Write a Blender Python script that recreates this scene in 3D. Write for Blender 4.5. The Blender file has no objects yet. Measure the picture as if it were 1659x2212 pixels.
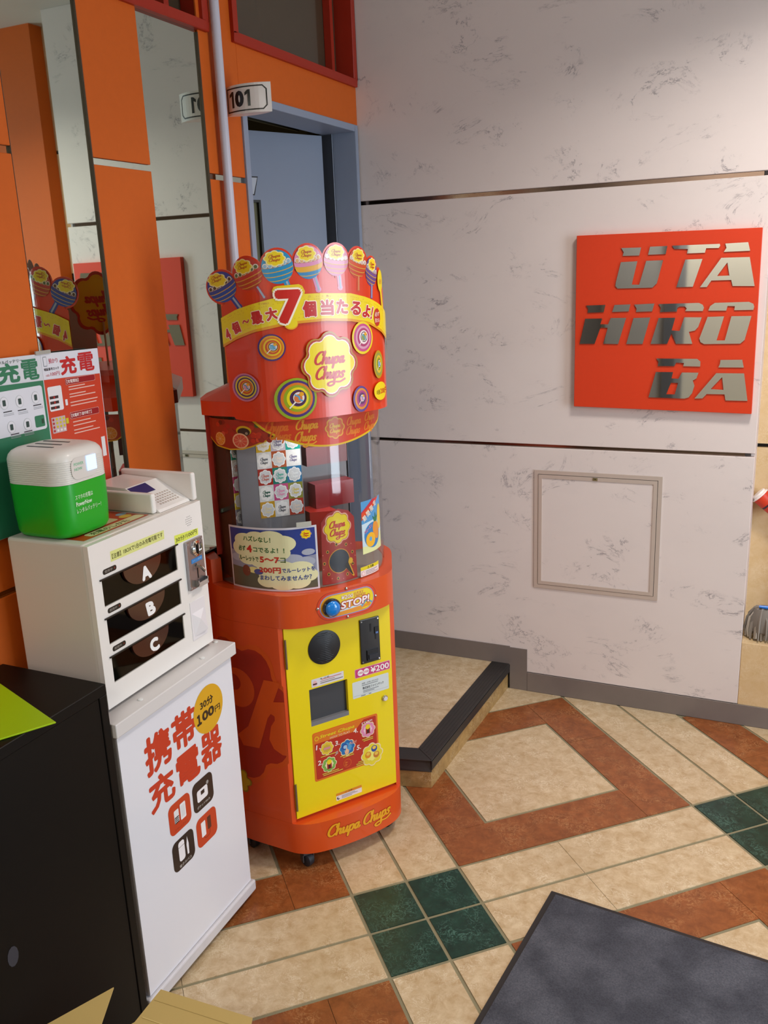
import bpy, bmesh, math, random
from mathutils import Vector, Matrix
from mathutils.geometry import tessellate_polygon
PI = math.pi
sc = bpy.context.scene
COL = sc.collection
# ------------------------------------------------------------------ camera
cd = bpy.data.cameras.new('camera'); cam = bpy.data.objects.new('camera', cd); COL.objects.link(cam); sc.camera = cam
RC = ((0.90970287, 0.41342176, -0.03902736), (0.07409546, -0.25407605, -0.96434186), (-0.40859583, 0.87437281, -0.26176639))
CAM = Vector((0.9361699, -1.72340349, 1.55434948))
mw = Matrix(((RC[0][0], -RC[1][0], -RC[2][0], CAM.x), (RC[0][1], -RC[1][1], -RC[2][1], CAM.y),
             (RC[0][2], -RC[1][2], -RC[2][2], CAM.z), (0, 0, 0, 1)))
cam.matrix_world = mw
cd.sensor_fit = 'VERTICAL'; cd.sensor_height = 36.0; cd.lens = 1915.2277 / 2212 * 36.0
cd.clip_start = 0.05; cd.clip_end = 60
# ------------------------------------------------------------------ world, lights, exposure
w = bpy.data.worlds.new('world'); sc.world = w; w.use_nodes = True
w.node_tree.nodes['Background'].inputs[0].default_value = (0.80, 0.86, 1.0, 1)
w.node_tree.nodes['Background'].inputs[1].default_value = 0.06
sc.view_settings.view_transform = 'Standard'; sc.view_settings.look = 'None'
sc.view_settings.exposure = -0.2; sc.view_settings.gamma = 1.0; sc.view_settings.use_curve_mapping = False
sc.cycles.max_bounces = 8; sc.cycles.transparent_max_bounces = 12; sc.cycles.caustics_reflective = False; sc.cycles.caustics_refractive = False
def area(name, loc, target, sx, sy, power, col):
    l = bpy.data.lights.new(name, 'AREA'); l.shape = 'RECTANGLE'; l.size = sx; l.size_y = sy; l.energy = power; l.color = col
    o = bpy.data.objects.new(name, l); COL.objects.link(o); o.location = loc
    o.rotation_euler = (Vector(target) - Vector(loc)).to_track_quat('-Z', 'Y').to_euler()
    return o
WARM = (1.0, 0.86, 0.70)
l_ = area('ceiling_lamp_and_fill', (1.05, 0.42, 2.57), (1.00, 0.46, 0), 0.30, 0.30, 20, (1.0, 0.91, 0.83)); l_.data.spread = math.radians(135)
area('ceiling_lamp_and_fill', (2.5, -1.6, 2.57), (2.5, -1.6, 0), 0.6, 0.6, 5, (1.0, 0.94, 0.86))
area('ceiling_lamp_and_fill', (0.5, -2.75, 2.57), (0.5, -3.0, 0), 1.2, 0.3, 34, (1.0, 0.97, 0.92))  # added fill: brightens the unseen front wall that the steel letters reflect
area('entrance_daylight', (3.35, -0.1, 1.25), (-0.2, 0.2, 0.9), 0.9, 2.2, 74, (0.76, 0.88, 1.0))
area('back_room_fill', (-1.3, 1.2, 1.3), (-1.1, 1.1, 2.25), 0.3, 0.3, 1.6, (1.0, 0.85, 0.6))  # added fill to brighten the ceiling behind the door, no fixture there
area('display_case_fill', (-0.10, 0.20, 1.222), (-0.14, 0.27, 1.0), 0.10, 0.03, 0.9, (0.9, 0.96, 1.0))  # added fill to brighten the sticker boards inside the case

# ------------------------------------------------------------------ helpers
def lin(c): return tuple((x / 12.92 if x <= 0.04045 else ((x + 0.055) / 1.055) ** 2.4) for x in c)
def hexc(h):
    h = h.lstrip('#'); return lin(tuple(int(h[i:i + 2], 16) / 255 for i in (0, 2, 4)))
_m = {}
def M(h, rough=0.5, metal=0.0, coat=0.0, spec=0.5, noise=0.0, nscale=30, emit=0.0, name=None):
    key = (h, rough, metal, coat, spec, noise, nscale, emit)
    if key in _m: return _m[key]
    m = bpy.data.materials.new(name or 'paint_' + h.strip('#')); m.use_nodes = True
    nt = m.node_tree; b = nt.nodes['Principled BSDF']; c = hexc(h)
    b.inputs['Base Color'].default_value = (*c, 1); b.inputs['Roughness'].default_value = rough; b.inputs['Metallic'].default_value = metal
    b.inputs['Coat Weight'].default_value = coat; b.inputs['Coat Roughness'].default_value = 0.08; b.inputs['Specular IOR Level'].default_value = spec
    if emit: b.inputs['Emission Color'].default_value = (*c, 1); b.inputs['Emission Strength'].default_value = emit
    if noise:
        tc = nt.nodes.new('ShaderNodeTexCoord'); n = nt.nodes.new('ShaderNodeTexNoise'); n.inputs['Scale'].default_value = nscale; n.inputs['Detail'].default_value = 6
        mx = nt.nodes.new('ShaderNodeMix'); mx.data_type = 'RGBA'
        mx.inputs[6].default_value = (*[x * (1 - noise) for x in c], 1); mx.inputs[7].default_value = (*[min(1, x * (1 + noise)) for x in c], 1)
        nt.links.new(tc.outputs['Object'], n.inputs['Vector']); nt.links.new(n.outputs['Fac'], mx.inputs[0]); nt.links.new(mx.outputs[2], b.inputs['Base Color'])
    _m[key] = m; return m
def ramp(nt, src, stops):
    r = nt.nodes.new('ShaderNodeValToRGB'); nt.links.new(src, r.inputs[0]); cr = r.color_ramp
    while len(cr.elements) < len(stops): cr.elements.new(0.5)
    for e, (p, c) in zip(cr.elements, stops): e.position = p; e.color = (*c, 1) if len(c) == 3 else c
    return r
def noise(nt, vec, scale, detail=6, rough=0.55, dist=0.0):
    n = nt.nodes.new('ShaderNodeTexNoise'); n.inputs['Scale'].default_value = scale; n.inputs['Detail'].default_value = detail
    n.inputs['Roughness'].default_value = rough; n.inputs['Distortion'].default_value = dist
    nt.links.new(vec, n.inputs['Vector']); return n.outputs['Fac']
def mixc(nt, fac, a, b, mode='MIX'):
    x = nt.nodes.new('ShaderNodeMix'); x.data_type = 'RGBA'; x.blend_type = mode
    for s, v in ((0, fac), (6, a), (7, b)):
        if hasattr(v, 'is_linked'): nt.links.new(v, x.inputs[s])
        elif s == 0: x.inputs[0].default_value = v
        else: x.inputs[s].default_value = (*v, 1)
    return x.outputs[2]
def mth(nt, op, a, b=0.0, c=None):
    n = nt.nodes.new('ShaderNodeMath'); n.operation = op
    for i, v in enumerate((a, b) if c is None else (a, b, c)):
        if hasattr(v, 'is_linked'): nt.links.new(v, n.inputs[i])
        else: n.inputs[i].default_value = v
    return n.outputs[0]
def stone(name, base, vein, dark, kind, rough=0.35):
    """kind: 'marble' thin broken dark veins on white, 'tile' cloudy with a web of light veins"""
    m = bpy.data.materials.new(name); m.use_nodes = True; nt = m.node_tree; b = nt.nodes['Principled BSDF']
    tc = nt.nodes.new('ShaderNodeTexCoord'); mp = nt.nodes.new('ShaderNodeMapping'); nt.links.new(tc.outputs['Object'], mp.inputs[0]); v = mp.outputs[0]
    if kind == 'marble':
        mp.inputs['Rotation'].default_value = (0.0, 0.5, 0.0); mp.inputs['Scale'].default_value = (1.0, 1.0, 1.5)
        n1 = noise(nt, v, 3.3, 12, 0.72, 1.2)
        ridge = mth(nt, 'ABSOLUTE', mth(nt, 'SUBTRACT', n1, 0.5))
        line = ramp(nt, ridge, [(0.0, (1, 1, 1)), (0.007, (0.45,) * 3), (0.015, (0, 0, 0))]).outputs[0]
        gate = ramp(nt, noise(nt, v, 5.5, 5), [(0.51, (0, 0, 0)), (0.60, (1, 1, 1))]).outputs[0]
        gate2 = ramp(nt, noise(nt, v, 34, 3), [(0.38, (0, 0, 0)), (0.58, (1, 1, 1))]).outputs[0]
        k = mth(nt, 'MULTIPLY', mth(nt, 'MULTIPLY', line, gate), gate2)
        cloud = mixc(nt, ramp(nt, noise(nt, v, 2.0, 5), [(0.35, (0, 0, 0)), (0.7, (1, 1, 1))]).outputs[0], base, tuple(x * 0.95 for x in base))
        blue = mixc(nt, mth(nt, 'MULTIPLY', gate, 0.05), cloud, vein)
        col = mixc(nt, mth(nt, 'MULTIPLY', k, 0.85), blue, dark)
    else:
        n1 = noise(nt, v, 30, 10, 0.7, 0.4)
        cloud = mixc(nt, ramp(nt, n1, [(0.34, (0, 0, 0)), (0.66, (1, 1, 1))]).outputs[0], dark, base)
        n2 = noise(nt, v, 38, 4, 0.6, 2.0)
        ridge = mth(nt, 'ABSOLUTE', mth(nt, 'SUBTRACT', n2, 0.5))
        line = ramp(nt, ridge, [(0.0, (1, 1, 1)), (0.014, (0.5,) * 3), (0.04, (0, 0, 0))]).outputs[0]
        gate = ramp(nt, noise(nt, v, 11, 3), [(0.45, (0, 0, 0)), (0.62, (1, 1, 1))]).outputs[0]
        col = mixc(nt, mth(nt, 'MULTIPLY', mth(nt, 'MULTIPLY', line, gate), 0.75), cloud, vein)
        big = noise(nt, v, 2.2, 4)
        col = mixc(nt, ramp(nt, big, [(0.4, (0, 0, 0)), (0.75, (0.28,) * 3)]).outputs[0], col, tuple(x * 0.6 for x in dark))
    nt.links.new(col, b.inputs['Base Color']); b.inputs['Roughness'].default_value = rough
    return m
MARBLE = stone('white_marble', hexc('#e4dad7'), hexc('#b4b3ba'), hexc('#6e6872'), 'marble', 0.42)
BEIGETILE = stone('beige_floor_tile', hexc('#d8c4a2'), hexc('#eee2c8'), hexc('#b89c74'), 'tile', 0.36)
BROWNTILE = stone('brown_floor_tile', hexc('#9c5a2e'), hexc('#c4905e'), hexc('#7a431f'), 'tile', 0.34)
GREENTILE = stone('green_floor_tile', hexc('#1c4034'), hexc('#5d8a7c'), hexc('#0d2a22'), 'tile', 0.3)
BEIGEWALL = stone('beige_wall_tile', hexc('#e3c79d'), hexc('#eed9b6'), hexc('#d9b987'), 'tile', 0.45)
RISER = stone('step_riser_tile', hexc('#b9975f'), hexc('#d9c49a'), hexc('#957546'), 'tile', 0.45)
ORANGE = M('#d0611a', 0.55, noise=0.05, nscale=60, spec=0.3)
REDFRAME = M('#a3260f', 0.45, noise=0.03)
GREYDOOR = M('#8f9bb0', 0.45, noise=0.02, nscale=20)
GROUT = M('#8b8468', 0.8, noise=0.1, nscale=40)
DARKBASE = M('#7a706b', 0.55, noise=0.16, nscale=9)
BLACKRUB = M('#2b2827', 0.5, noise=0.3, nscale=25)
STEEL = M('#b9b9b6', 0.12, metal=1.0)
CHROME = M('#d8d8d8', 0.08, metal=1.0)
ALU = M('#cdc0b6', 0.4, metal=0.25)
MIRROR = M('#cbd9cf', 0.015, metal=1.0)
LETTER = M('#e9e7de', 0.035, metal=1.0)
MRED = M('#d63c16', 0.38, coat=0.25)
MORANGE = M('#d9501a', 0.35, coat=0.3)
MYEL = M('#ecd400', 0.38, coat=0.25)
BLACK = M('#14110f', 0.35)
BLKMATTE = M('#17171a', 0.7)
WHITEPL = M('#e9e6e2', 0.3, coat=0.4)
WHITEPLG = M('#d9d3cb', 0.35, coat=0.2)
def glassmat(name, tint, rmul=1.0, dark=0.0):
    m = bpy.data.materials.new(name); m.use_nodes = True; nt = m.node_tree; nt.nodes.clear()
    out = nt.nodes.new('ShaderNodeOutputMaterial'); tr = nt.nodes.new('ShaderNodeBsdfTransparent'); gl = nt.nodes.new('ShaderNodeBsdfGlossy')
    mx = nt.nodes.new('ShaderNodeMixShader'); lw = nt.nodes.new('ShaderNodeLayerWeight')
    tr.inputs[0].default_value = (*tint, 1); gl.inputs['Roughness'].default_value = 0.03
    sch = mth(nt, 'MULTIPLY_ADD', mth(nt, 'POWER', lw.outputs['Facing'], 5.0), 0.6, 0.035)
    nt.links.new(mth(nt, 'MULTIPLY', sch, rmul), mx.inputs[0]); nt.links.new(tr.outputs[0], mx.inputs[1]); nt.links.new(gl.outputs[0], mx.inputs[2]); nt.links.new(mx.outputs[0], out.inputs[0])
    return m
GLASS = glassmat('clear_glass', (0.97, 0.965, 0.96)); SMOKE = glassmat('smoked_plastic', (0.10, 0.07, 0.06)); DARKGLASS = glassmat('dark_window_glass', (0.25, 0.22, 0.16), 1.0)

def empty(name, label, cat, loc=(0, 0, 0), rz=0, group=None):
    o = bpy.data.objects.new(name, None); COL.objects.link(o); o.location = loc; o.rotation_euler = (0, 0, rz); o.empty_display_size = 0.05
    if label: o['label'] = label; o['category'] = cat
    if group: o['group'] = group
    return o
def structure(name, loc=(0, 0, 0)):
    o = bpy.data.objects.new(name, None); COL.objects.link(o); o['kind'] = 'structure'; o.location = loc; return o
def tag(o, label, cat, group=None):
    o['label'] = label; o['category'] = cat
    if group: o['group'] = group
    return o
class MB:
    def __init__(s): s.v = []; s.f = []; s.m = []; s.mats = []
    def mi(s, mat):
        if mat not in s.mats: s.mats.append(mat)
        return s.mats.index(mat)
    def add(s, vs, fs, mat):
        k = len(s.v); s.v += [tuple(p) for p in vs]; i = s.mi(mat)
        for f in fs: s.f.append(tuple(x + k for x in f)); s.m.append(i)
        return s
    def box(s, x0, x1, y0, y1, z0, z1, mat):
        vs = [(x, y, z) for x in (x0, x1) for y in (y0, y1) for z in (z0, z1)]
        return s.add(vs, [(0, 1, 3, 2), (4, 6, 7, 5), (0, 4, 5, 1), (2, 3, 7, 6), (0, 2, 6, 4), (1, 5, 7, 3)], mat)
    def prism(s, poly, z0, z1, mat, top=None):
        """poly in (x, y); convex or not (tessellated caps)"""
        n = len(poly); ar = sum(poly[i][0] * poly[(i + 1) % n][1] - poly[(i + 1) % n][0] * poly[i][1] for i in range(n))
        if ar < 0: poly = poly[::-1]
        vs = [(p[0], p[1], z0) for p in poly] + [(p[0], p[1], z1) for p in poly]
        s.add(vs, [(i, (i + 1) % n, n + (i + 1) % n, n + i) for i in range(n)], mat)
        tri = tessellate_polygon([[Vector((p[0], p[1], 0)) for p in poly]])
        up = []
        for t in tri:
            a, b, c = [Vector((poly[i][0], poly[i][1])) for i in t]
            if (b - a).cross(c - a) < 0: t = (t[0], t[2], t[1])
            up.append(t)
        s.add([(p[0], p[1], z1) for p in poly], up, top or mat)
        s.add([(p[0], p[1], z0) for p in poly], [t[::-1] for t in up], mat)
        return s
    def lathe(s, prof, c, axis, mat, n=24):
        """prof: (r, h) along axis from point c"""
        ax = Vector(axis).normalized(); u = ax.orthogonal().normalized(); w_ = ax.cross(u); c = Vector(c); vs = []
        for r, h in prof:
            for i in range(n):
                a = 2 * PI * i / n; vs.append(c + ax * h + (u * math.cos(a) + w_ * math.sin(a)) * r)
        fs = []
        for j in range(len(prof) - 1):
            for i in range(n):
                fs.append((j * n + i, j * n + (i + 1) % n, (j + 1) * n + (i + 1) % n, (j + 1) * n + i))
        fs.append(tuple(range(n - 1, -1, -1))); fs.append(tuple((len(prof) - 1) * n + i for i in range(n)))
        return s.add(vs, fs, mat)
    def tube(s, pts, r, mat, n=8):
        pts = [Vector(p) for p in pts]; vs = []; prev = None
        for i, p in enumerate(pts):
            t = (pts[min(i + 1, len(pts) - 1)] - pts[max(i - 1, 0)]).normalized()
            if prev is None: u = t.orthogonal().normalized()
            else: u = (prev - t * prev.dot(t)).normalized()
            prev = u; w_ = t.cross(u); rr = r[i] if isinstance(r, (list, tuple)) else r
            for k in range(n):
                a = 2 * PI * k / n; vs.append(p + (u * math.cos(a) + w_ * math.sin(a)) * rr)
        fs = [(i * n + k, i * n + (k + 1) % n, (i + 1) * n + (k + 1) % n, (i + 1) * n + k) for i in range(len(pts) - 1) for k in range(n)]
        fs += [tuple(range(n - 1, -1, -1)), tuple((len(pts) - 1) * n + k for k in range(n))]
        return s.add(vs, fs, mat)
    def build(s, name, parent=None, bevel=0.0, seg=2, smooth=False, xf=None, fix=True):
        me = bpy.data.meshes.new(name)
        me.from_pydata([xf(p) for p in s.v] if xf else s.v, [], s.f)
        for m in s.mats: me.materials.append(m)
        me.polygons.foreach_set('material_index', s.m)
        if fix or bevel:
            bm = bmesh.new(); bm.from_mesh(me)
            if bevel:
                bmesh.ops.remove_doubles(bm, verts=bm.verts, dist=1e-6)
                bmesh.ops.bevel(bm, geom=[e for e in bm.edges if len(e.link_faces) == 2 and e.calc_face_angle(0) > 0.5], offset=bevel, segments=seg, profile=0.5, affect='EDGES', clamp_overlap=True)
            bmesh.ops.recalc_face_normals(bm, faces=bm.faces); bm.to_mesh(me); bm.free()
        if smooth: me.shade_smooth(); me.set_sharp_from_angle(angle=0.6)
        o = bpy.data.objects.new(name, me); COL.objects.link(o)
        if parent: o.parent = parent
        return o
# ------------------------------------------------------------------ flat print on real surfaces
_tc = {}
def glyphs(txt, bold=0.0, shear=0.0):
    key = (txt, bold, shear)
    if key not in _tc:
        c = bpy.data.curves.new('t', 'FONT'); c.body = txt; c.offset = bold; c.shear = shear; c.resolution_u = 3
        o = bpy.data.objects.new('t', c); COL.objects.link(o)
        dg = bpy.context.evaluated_depsgraph_get(); me = bpy.data.meshes.new_from_object(o.evaluated_get(dg))
        vs = [(v.co.x, v.co.y) for v in me.vertices]; fs = [tuple(p.vertices) for p in me.polygons]
        bpy.data.objects.remove(o); bpy.data.curves.remove(c); bpy.data.meshes.remove(me)
        _tc[key] = (vs, fs)
    return _tc[key]
def smoothline(pts, n=6):
    if len(pts) < 3: return pts
    P = [(2 * pts[0][0] - pts[1][0], 2 * pts[0][1] - pts[1][1])] + list(pts) + [(2 * pts[-1][0] - pts[-2][0], 2 * pts[-1][1] - pts[-2][1])]; o = []
    for i in range(1, len(P) - 2):
        for k in range(n):
            t = k / n; o.append(tuple(.5 * (2 * P[i][j] + (-P[i-1][j] + P[i+1][j]) * t + (2 * P[i-1][j] - 5 * P[i][j] + 4 * P[i+1][j] - P[i+2][j]) * t * t + (-P[i-1][j] + 3 * P[i][j] - 3 * P[i+1][j] + P[i+2][j]) * t ** 3) for j in (0, 1)))
    return o + [pts[-1]]
SCRIPT = {
 'C': ([[(1.2, 1.45), (1.22, 1.8), (0.85, 2.02), (0.4, 1.8), (0.1, 1.2), (0.1, 0.5), (0.4, 0.05), (0.8, 0.02), (1.15, 0.3)]], 1.22),
 'h': ([[(0.12, 2.05), (0.12, 1.0), (0.12, 0.0)], [(0.15, 0.5), (0.32, 0.9), (0.58, 1.0), (0.68, 0.7), (0.66, 0.2), (0.8, 0.0), (1.0, 0.25)]], 1.0),
 'u': ([[(0.0, 0.8), (0.12, 1.0), (0.12, 0.3), (0.25, 0.0), (0.45, 0.08), (0.62, 0.5)], [(0.68, 1.0), (0.68, 0.25), (0.8, 0.0), (1.0, 0.25)]], 1.0),
 'p': ([[(0.12, 1.0), (0.12, 0.0), (0.08, -0.8)], [(0.14, 0.6), (0.3, 0.95), (0.6, 1.0), (0.74, 0.55), (0.6, 0.08), (0.35, 0.0), (0.14, 0.25)]], 0.9),
 'a': ([[(0.62, 0.85), (0.4, 1.0), (0.12, 0.75), (0.1, 0.3), (0.3, 0.0), (0.5, 0.15), (0.64, 0.6)], [(0.66, 1.0), (0.66, 0.25), (0.8, 0.0), (1.0, 0.25)]], 1.0),
 's': ([[(0.66, 0.80), (0.55, 0.99), (0.33, 0.97), (0.24, 0.76), (0.36, 0.56), (0.54, 0.36), (0.52, 0.08), (0.30, -0.02), (0.08, 0.08), (0.04, 0.24)]], 0.72),
}
class Print:
    def __init__(s, dh=0.00022): s.it = []; s.dh = dh
    def raw(s, vs, fs, col, layer): s.it.append((vs, fs, col, layer)); return s
    def poly(s, pts, col, layer=1):
        t = tessellate_polygon([[Vector((p[0], p[1], 0)) for p in pts]]); return s.raw([tuple(p) for p in pts], [tuple(x) for x in t], col, layer)
    def rect(s, x0, y0, x1, y1, col, layer=1, r=0.0):
        if r <= 0: return s.raw([(x0, y0), (x1, y0), (x1, y1), (x0, y1)], [(0, 1, 2, 3)], col, layer)
        p = []
        for cx, cy, a in ((x1 - r, y0 + r, -90), (x1 - r, y1 - r, 0), (x0 + r, y1 - r, 90), (x0 + r, y0 + r, 180)):
            for k in range(6): t = math.radians(a + 18 * k); p.append((cx + r * math.cos(t), cy + r * math.sin(t)))
        return s.poly(p, col, layer)
    def ell(s, cx, cy, rx, ry, col, layer=1, n=28, rot=0):
        c, d = math.cos(rot), math.sin(rot); p = []
        for k in range(n):
            t = 2 * PI * k / n; x, y = rx * math.cos(t), ry * math.sin(t); p.append((cx + c * x - d * y, cy + d * x + c * y))
        return s.raw(p, [tuple(range(n))], col, layer)
    def flower(s, cx, cy, rx, ry, col, layer=1, n=8, rot=0.0):
        p = []; N = n * 7
        c0, pr = 0.70, 0.34
        for k in range(N):
            t = 2 * PI * k / N; ph = (t + rot + PI / n) % (2 * PI / n) - PI / n
            d = c0 * math.cos(ph) + math.sqrt(max(0, pr * pr - (c0 * math.sin(ph)) ** 2)); d /= (c0 + pr)
            p.append((cx + rx * d * math.cos(t), cy + ry * d * math.sin(t)))
        return s.raw([(cx, cy)] + p, [(0, 1 + i, 1 + (i + 1) % N) for i in range(N)], col, layer)
    def text(s, txt, x0, y0, x1, y1, col, layer=2, bold=0.0, shear=0.0, rot=0.0, grow=0.0):
        """fit the glyphs' own bounds into the box; rot about its centre; bold and grow thicken every line by drawing shifted copies"""
        vs, fs = glyphs(txt, 0.0, shear)
        if not vs: return s
        ax, bx = min(v[0] for v in vs), max(v[0] for v in vs); ay, by = min(v[1] for v in vs), max(v[1] for v in vs)
        H = y1 - y0; b = bold * H * 0.55; g = b + grow * H
        sx, sy = (x1 - x0 - 2 * b) / (bx - ax), (y1 - y0 - 2 * b) / (by - ay)
        cx, cy = (x0 + x1) / 2, (y0 + y1) / 2; c, d = math.cos(rot), math.sin(rot); o = []
        for v in vs:
            X, Y = (v[0] - (ax + bx) / 2) * sx, (v[1] - (ay + by) / 2) * sy; o.append((cx + c * X - d * Y, cy + d * X + c * Y))
        if g <= 0: return s.raw(o, fs, col, layer)
        if H < 0.006 and grow == 0: return s.raw(o, fs, col, layer)
        n = 8 if grow == 0 else 12; V = []; F = []
        offs = [(g * math.cos(2 * PI * k / n), g * math.sin(2 * PI * k / n)) for k in range(n)]
        if grow or b > 0.03 * H: offs += [(q[0] * .5, q[1] * .5) for q in offs[::2]]
        for q in offs: s.raw([(p[0] + q[0], p[1] + q[1]) for p in o], fs, col, layer)
        return s
    def outl(s, txt, x0, y0, x1, y1, col, ocol, layer=2, bold=0.02, ow=0.05, **k):
        s.text(txt, x0, y0, x1, y1, ocol, layer, bold=bold, grow=ow, **k)
        return s.text(txt, x0, y0, x1, y1, col, layer + 1, bold=bold, **k)
    def stroke(s, pts, w0, w1, col, layer=2, cap=True, curve=True):
        """broad pen: w1 wide where the stroke runs down, w0 where it runs across"""
        P = smoothline(pts) if curve else list(pts); vs = []; fs = []
        for i, p in enumerate(P):
            a, b = P[max(i - 1, 0)], P[min(i + 1, len(P) - 1)]; dx, dy = b[0] - a[0], b[1] - a[1]; L = math.hypot(dx, dy) or 1e-9
            w = 0.5 * (w0 + (w1 - w0) * abs(dy) / L); nx, ny = -dy / L * w, dx / L * w
            vs += [(p[0] + nx, p[1] + ny), (p[0] - nx, p[1] - ny)]
        for i in range(len(P) - 1): fs.append((2 * i, 2 * i + 1, 2 * i + 3, 2 * i + 2))
        s.raw(vs, fs, col, layer)
        if cap:
            for e in (0, -1): s.ell(P[e][0], P[e][1], w0 * 0.62, w0 * 0.62, col, layer, 8)
        return s
    def script(s, word, x0, yb, xh, col, layer, sq=0.62, shear=0.32, fat=0.0, rot=0.0, swash=False):
        """script lettering, xh = x height, starts at x0 on baseline yb; returns end x"""
        cu = 0.0; cr, sr = math.cos(rot), math.sin(rot)
        def T(p): X, Y = (p[0] * sq + p[1] * shear) * xh, p[1] * xh; return (x0 + cr * X - sr * Y, yb + sr * X + cr * Y)
        for ch in word:
            if ch == ' ': cu += 0.8; continue
            st, ad = SCRIPT[ch]
            for q in st: s.stroke([T((p[0] + cu, p[1])) for p in smoothline(q, 5)], (0.10 + fat) * xh, (0.27 + fat) * xh, col, layer, curve=False)
            if ch == 'C': e = T((cu + 1.12, 1.55)); s.ell(e[0], e[1], (.13 + fat / 2) * xh, (.15 + fat / 2) * xh, col, layer, 10)
            cu += ad
        if swash: s.stroke([T(p) for p in smoothline([(cu + 0.3, -0.35), (cu - 0.4, -0.75), (cu - 1.3, -0.7), (cu - 2.0, -0.65), (cu - 2.5, -0.95), (cu - 2.1, -1.3), (cu - 1.5, -1.15), (cu - 1.35, -0.75)], 5)], (0.13 + fat) * xh, (0.2 + fat) * xh, col, layer, curve=False)
        return cu
    def logo(s, cx, cy, rx, ry, layer=2, petal='#f2dc12', ink='#c8281e', rings=('#b0801c', '#fbeccf', '#b5301e'), rot=0.0, small=False):
        k = [1.13, 1.07, 1.0] if len(rings) == 3 else [1.0 + 0.09 * (len(rings) - i) for i in range(len(rings))]
        for i, c in enumerate(rings): s.flower(cx, cy, rx * (1.16 - 0.06 * i), ry * (1.16 - 0.06 * i), c, layer + i)
        L = layer + len(rings); s.flower(cx, cy, rx, ry, petal, L)
        xh = ry * 0.205; sq = 1.16 * rx / ry; f = 0.19; sh = 0.36 * rx / ry
        s.script('Chupa', cx - 5.1 * sq * xh / 2 - 0.25 * xh, cy + ry * 0.05, xh, ink, L + 1, sq=sq, shear=sh, rot=rot, fat=f)
        s.script('Chups', cx - 4.9 * sq * xh / 2 - 0.30 * xh, cy - ry * 0.47, xh, ink, L + 1, sq=sq, shear=sh, rot=rot, swash=not small, fat=f)
        return s
    def build(s, name, parent, fn, cut=None, back=None, thick=0.0, rough=0.4, coat=0.15, bounds=None, metal=0.0, xf=None):
        """fn(u, v, h) -> point.  cut: list of u values to cut at.  back=(hex, thickness) closes layer 0 into a sheet"""
        bm = bmesh.new(); lay = bm.faces.layers.int.new('lay'); mats = []; idx = {}
        seq = {}
        for vs, fs, col, L in s.it:
            k_ = seq.get(L, 0); seq[L] = k_ + 1; LL = int(L * 1000 + (k_ % 23) * 40) if L > 0 else 0
            if col not in idx: idx[col] = len(mats); mats.append(col if not isinstance(col, str) else M(col, rough, coat=coat, metal=metal))
            bv = [bm.verts.new((p[0], p[1], 0)) for p in vs]
            for f in fs:
                try: F = bm.faces.new([bv[i] for i in f])
                except ValueError: continue
                F.material_index = idx[col]; F[lay] = LL
        bm.normal_update()
        for F in bm.faces:
            if F.normal.z < 0: F.normal_flip()
        if bounds:
            for co, no in (((bounds[0], 0, 0), (-1, 0, 0)), ((bounds[1], 0, 0), (1, 0, 0))) + ((((0, bounds[2], 0), (0, -1, 0)), ((0, bounds[3], 0), (0, 1, 0))) if len(bounds) > 2 else ()):
                bmesh.ops.bisect_plane(bm, geom=bm.verts[:] + bm.edges[:] + bm.faces[:], plane_co=co, plane_no=no, clear_outer=True)
        if cut:
            for u in cut: bmesh.ops.bisect_plane(bm, geom=bm.verts[:] + bm.edges[:] + bm.faces[:], plane_co=(u, 0, 0), plane_no=(1, 0, 0))
        bmesh.ops.delete(bm, geom=[v for v in bm.verts if not v.link_faces], context='VERTS')
        hv = {}
        for F in bm.faces:
            for v in F.verts: hv[v] = F[lay] / 1000.0
        rim = []
        if back:
            base = [F for F in bm.faces if F[lay] == 0]; bi = len(mats); mats.append(M(back[0], 0.8))
            d = bmesh.ops.duplicate(bm, geom=base); mp = d['vert_map']
            nf = [g for g in d['geom'] if isinstance(g, bmesh.types.BMFace)]
            for F in nf: F.normal_flip(); F.material_index = bi
            low = set(v for F in nf for v in F.verts)
            bvs = set(v for F in base for v in F.verts)
            for e in set(e for F in base for e in F.edges):
                if len([f for f in e.link_faces if f in set(base) or True]) == 1:
                    a, b = e.verts
                    try: F = bm.faces.new((a, mp[a], mp[b], b)); F.material_index = bi
                    except Exception: pass
            for v in low: hv[v] = -back[1] / s.dh
        for v in bm.verts:
            p = fn(v.co.x, v.co.y, hv.get(v, 0) * s.dh); v.co = p
        if xf: bm.transform(xf)
        me = bpy.data.meshes.new(name); bm.to_mesh(me); bm.free()
        for m in mats: me.materials.append(m)
        o = bpy.data.objects.new(name, me); COL.objects.link(o)
        if parent: o.parent = parent
        return o

# ------------------------------------------------------------------ SETTING
MY = 1.2714          # back wall plane
CEIL = 2.6
T = 0.15             # floor module
ph = math.radians(43.466)
EU = (math.cos(ph), math.sin(ph)); EV = (math.sin(ph), -math.cos(ph))
def g2w(u, v): return (T * (u * EU[0] + v * EV[0]) - 0.004, T * (u * EU[1] + v * EV[1]) - 0.003)
floor = structure('floor')
MB().box(-0.56, 3.4, -3.2, 1.5, -0.08, -0.0025, GROUT).build('screed', floor)
def clip(poly, hp):
    for (nx, ny, d) in hp:          # keep nx*x+ny*y <= d
        o = []
        for i in range(len(poly)):
            a, b = poly[i], poly[(i + 1) % len(poly)]; da = nx * a[0] + ny * a[1] - d; db = nx * b[0] + ny * b[1] - d
            if da <= 0: o.append(a)
            if da * db < 0: t = da / (da - db); o.append((a[0] + t * (b[0] - a[0]), a[1] + t * (b[1] - a[1])))
        poly = o
        if len(poly) < 3: return None
    return poly
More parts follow.
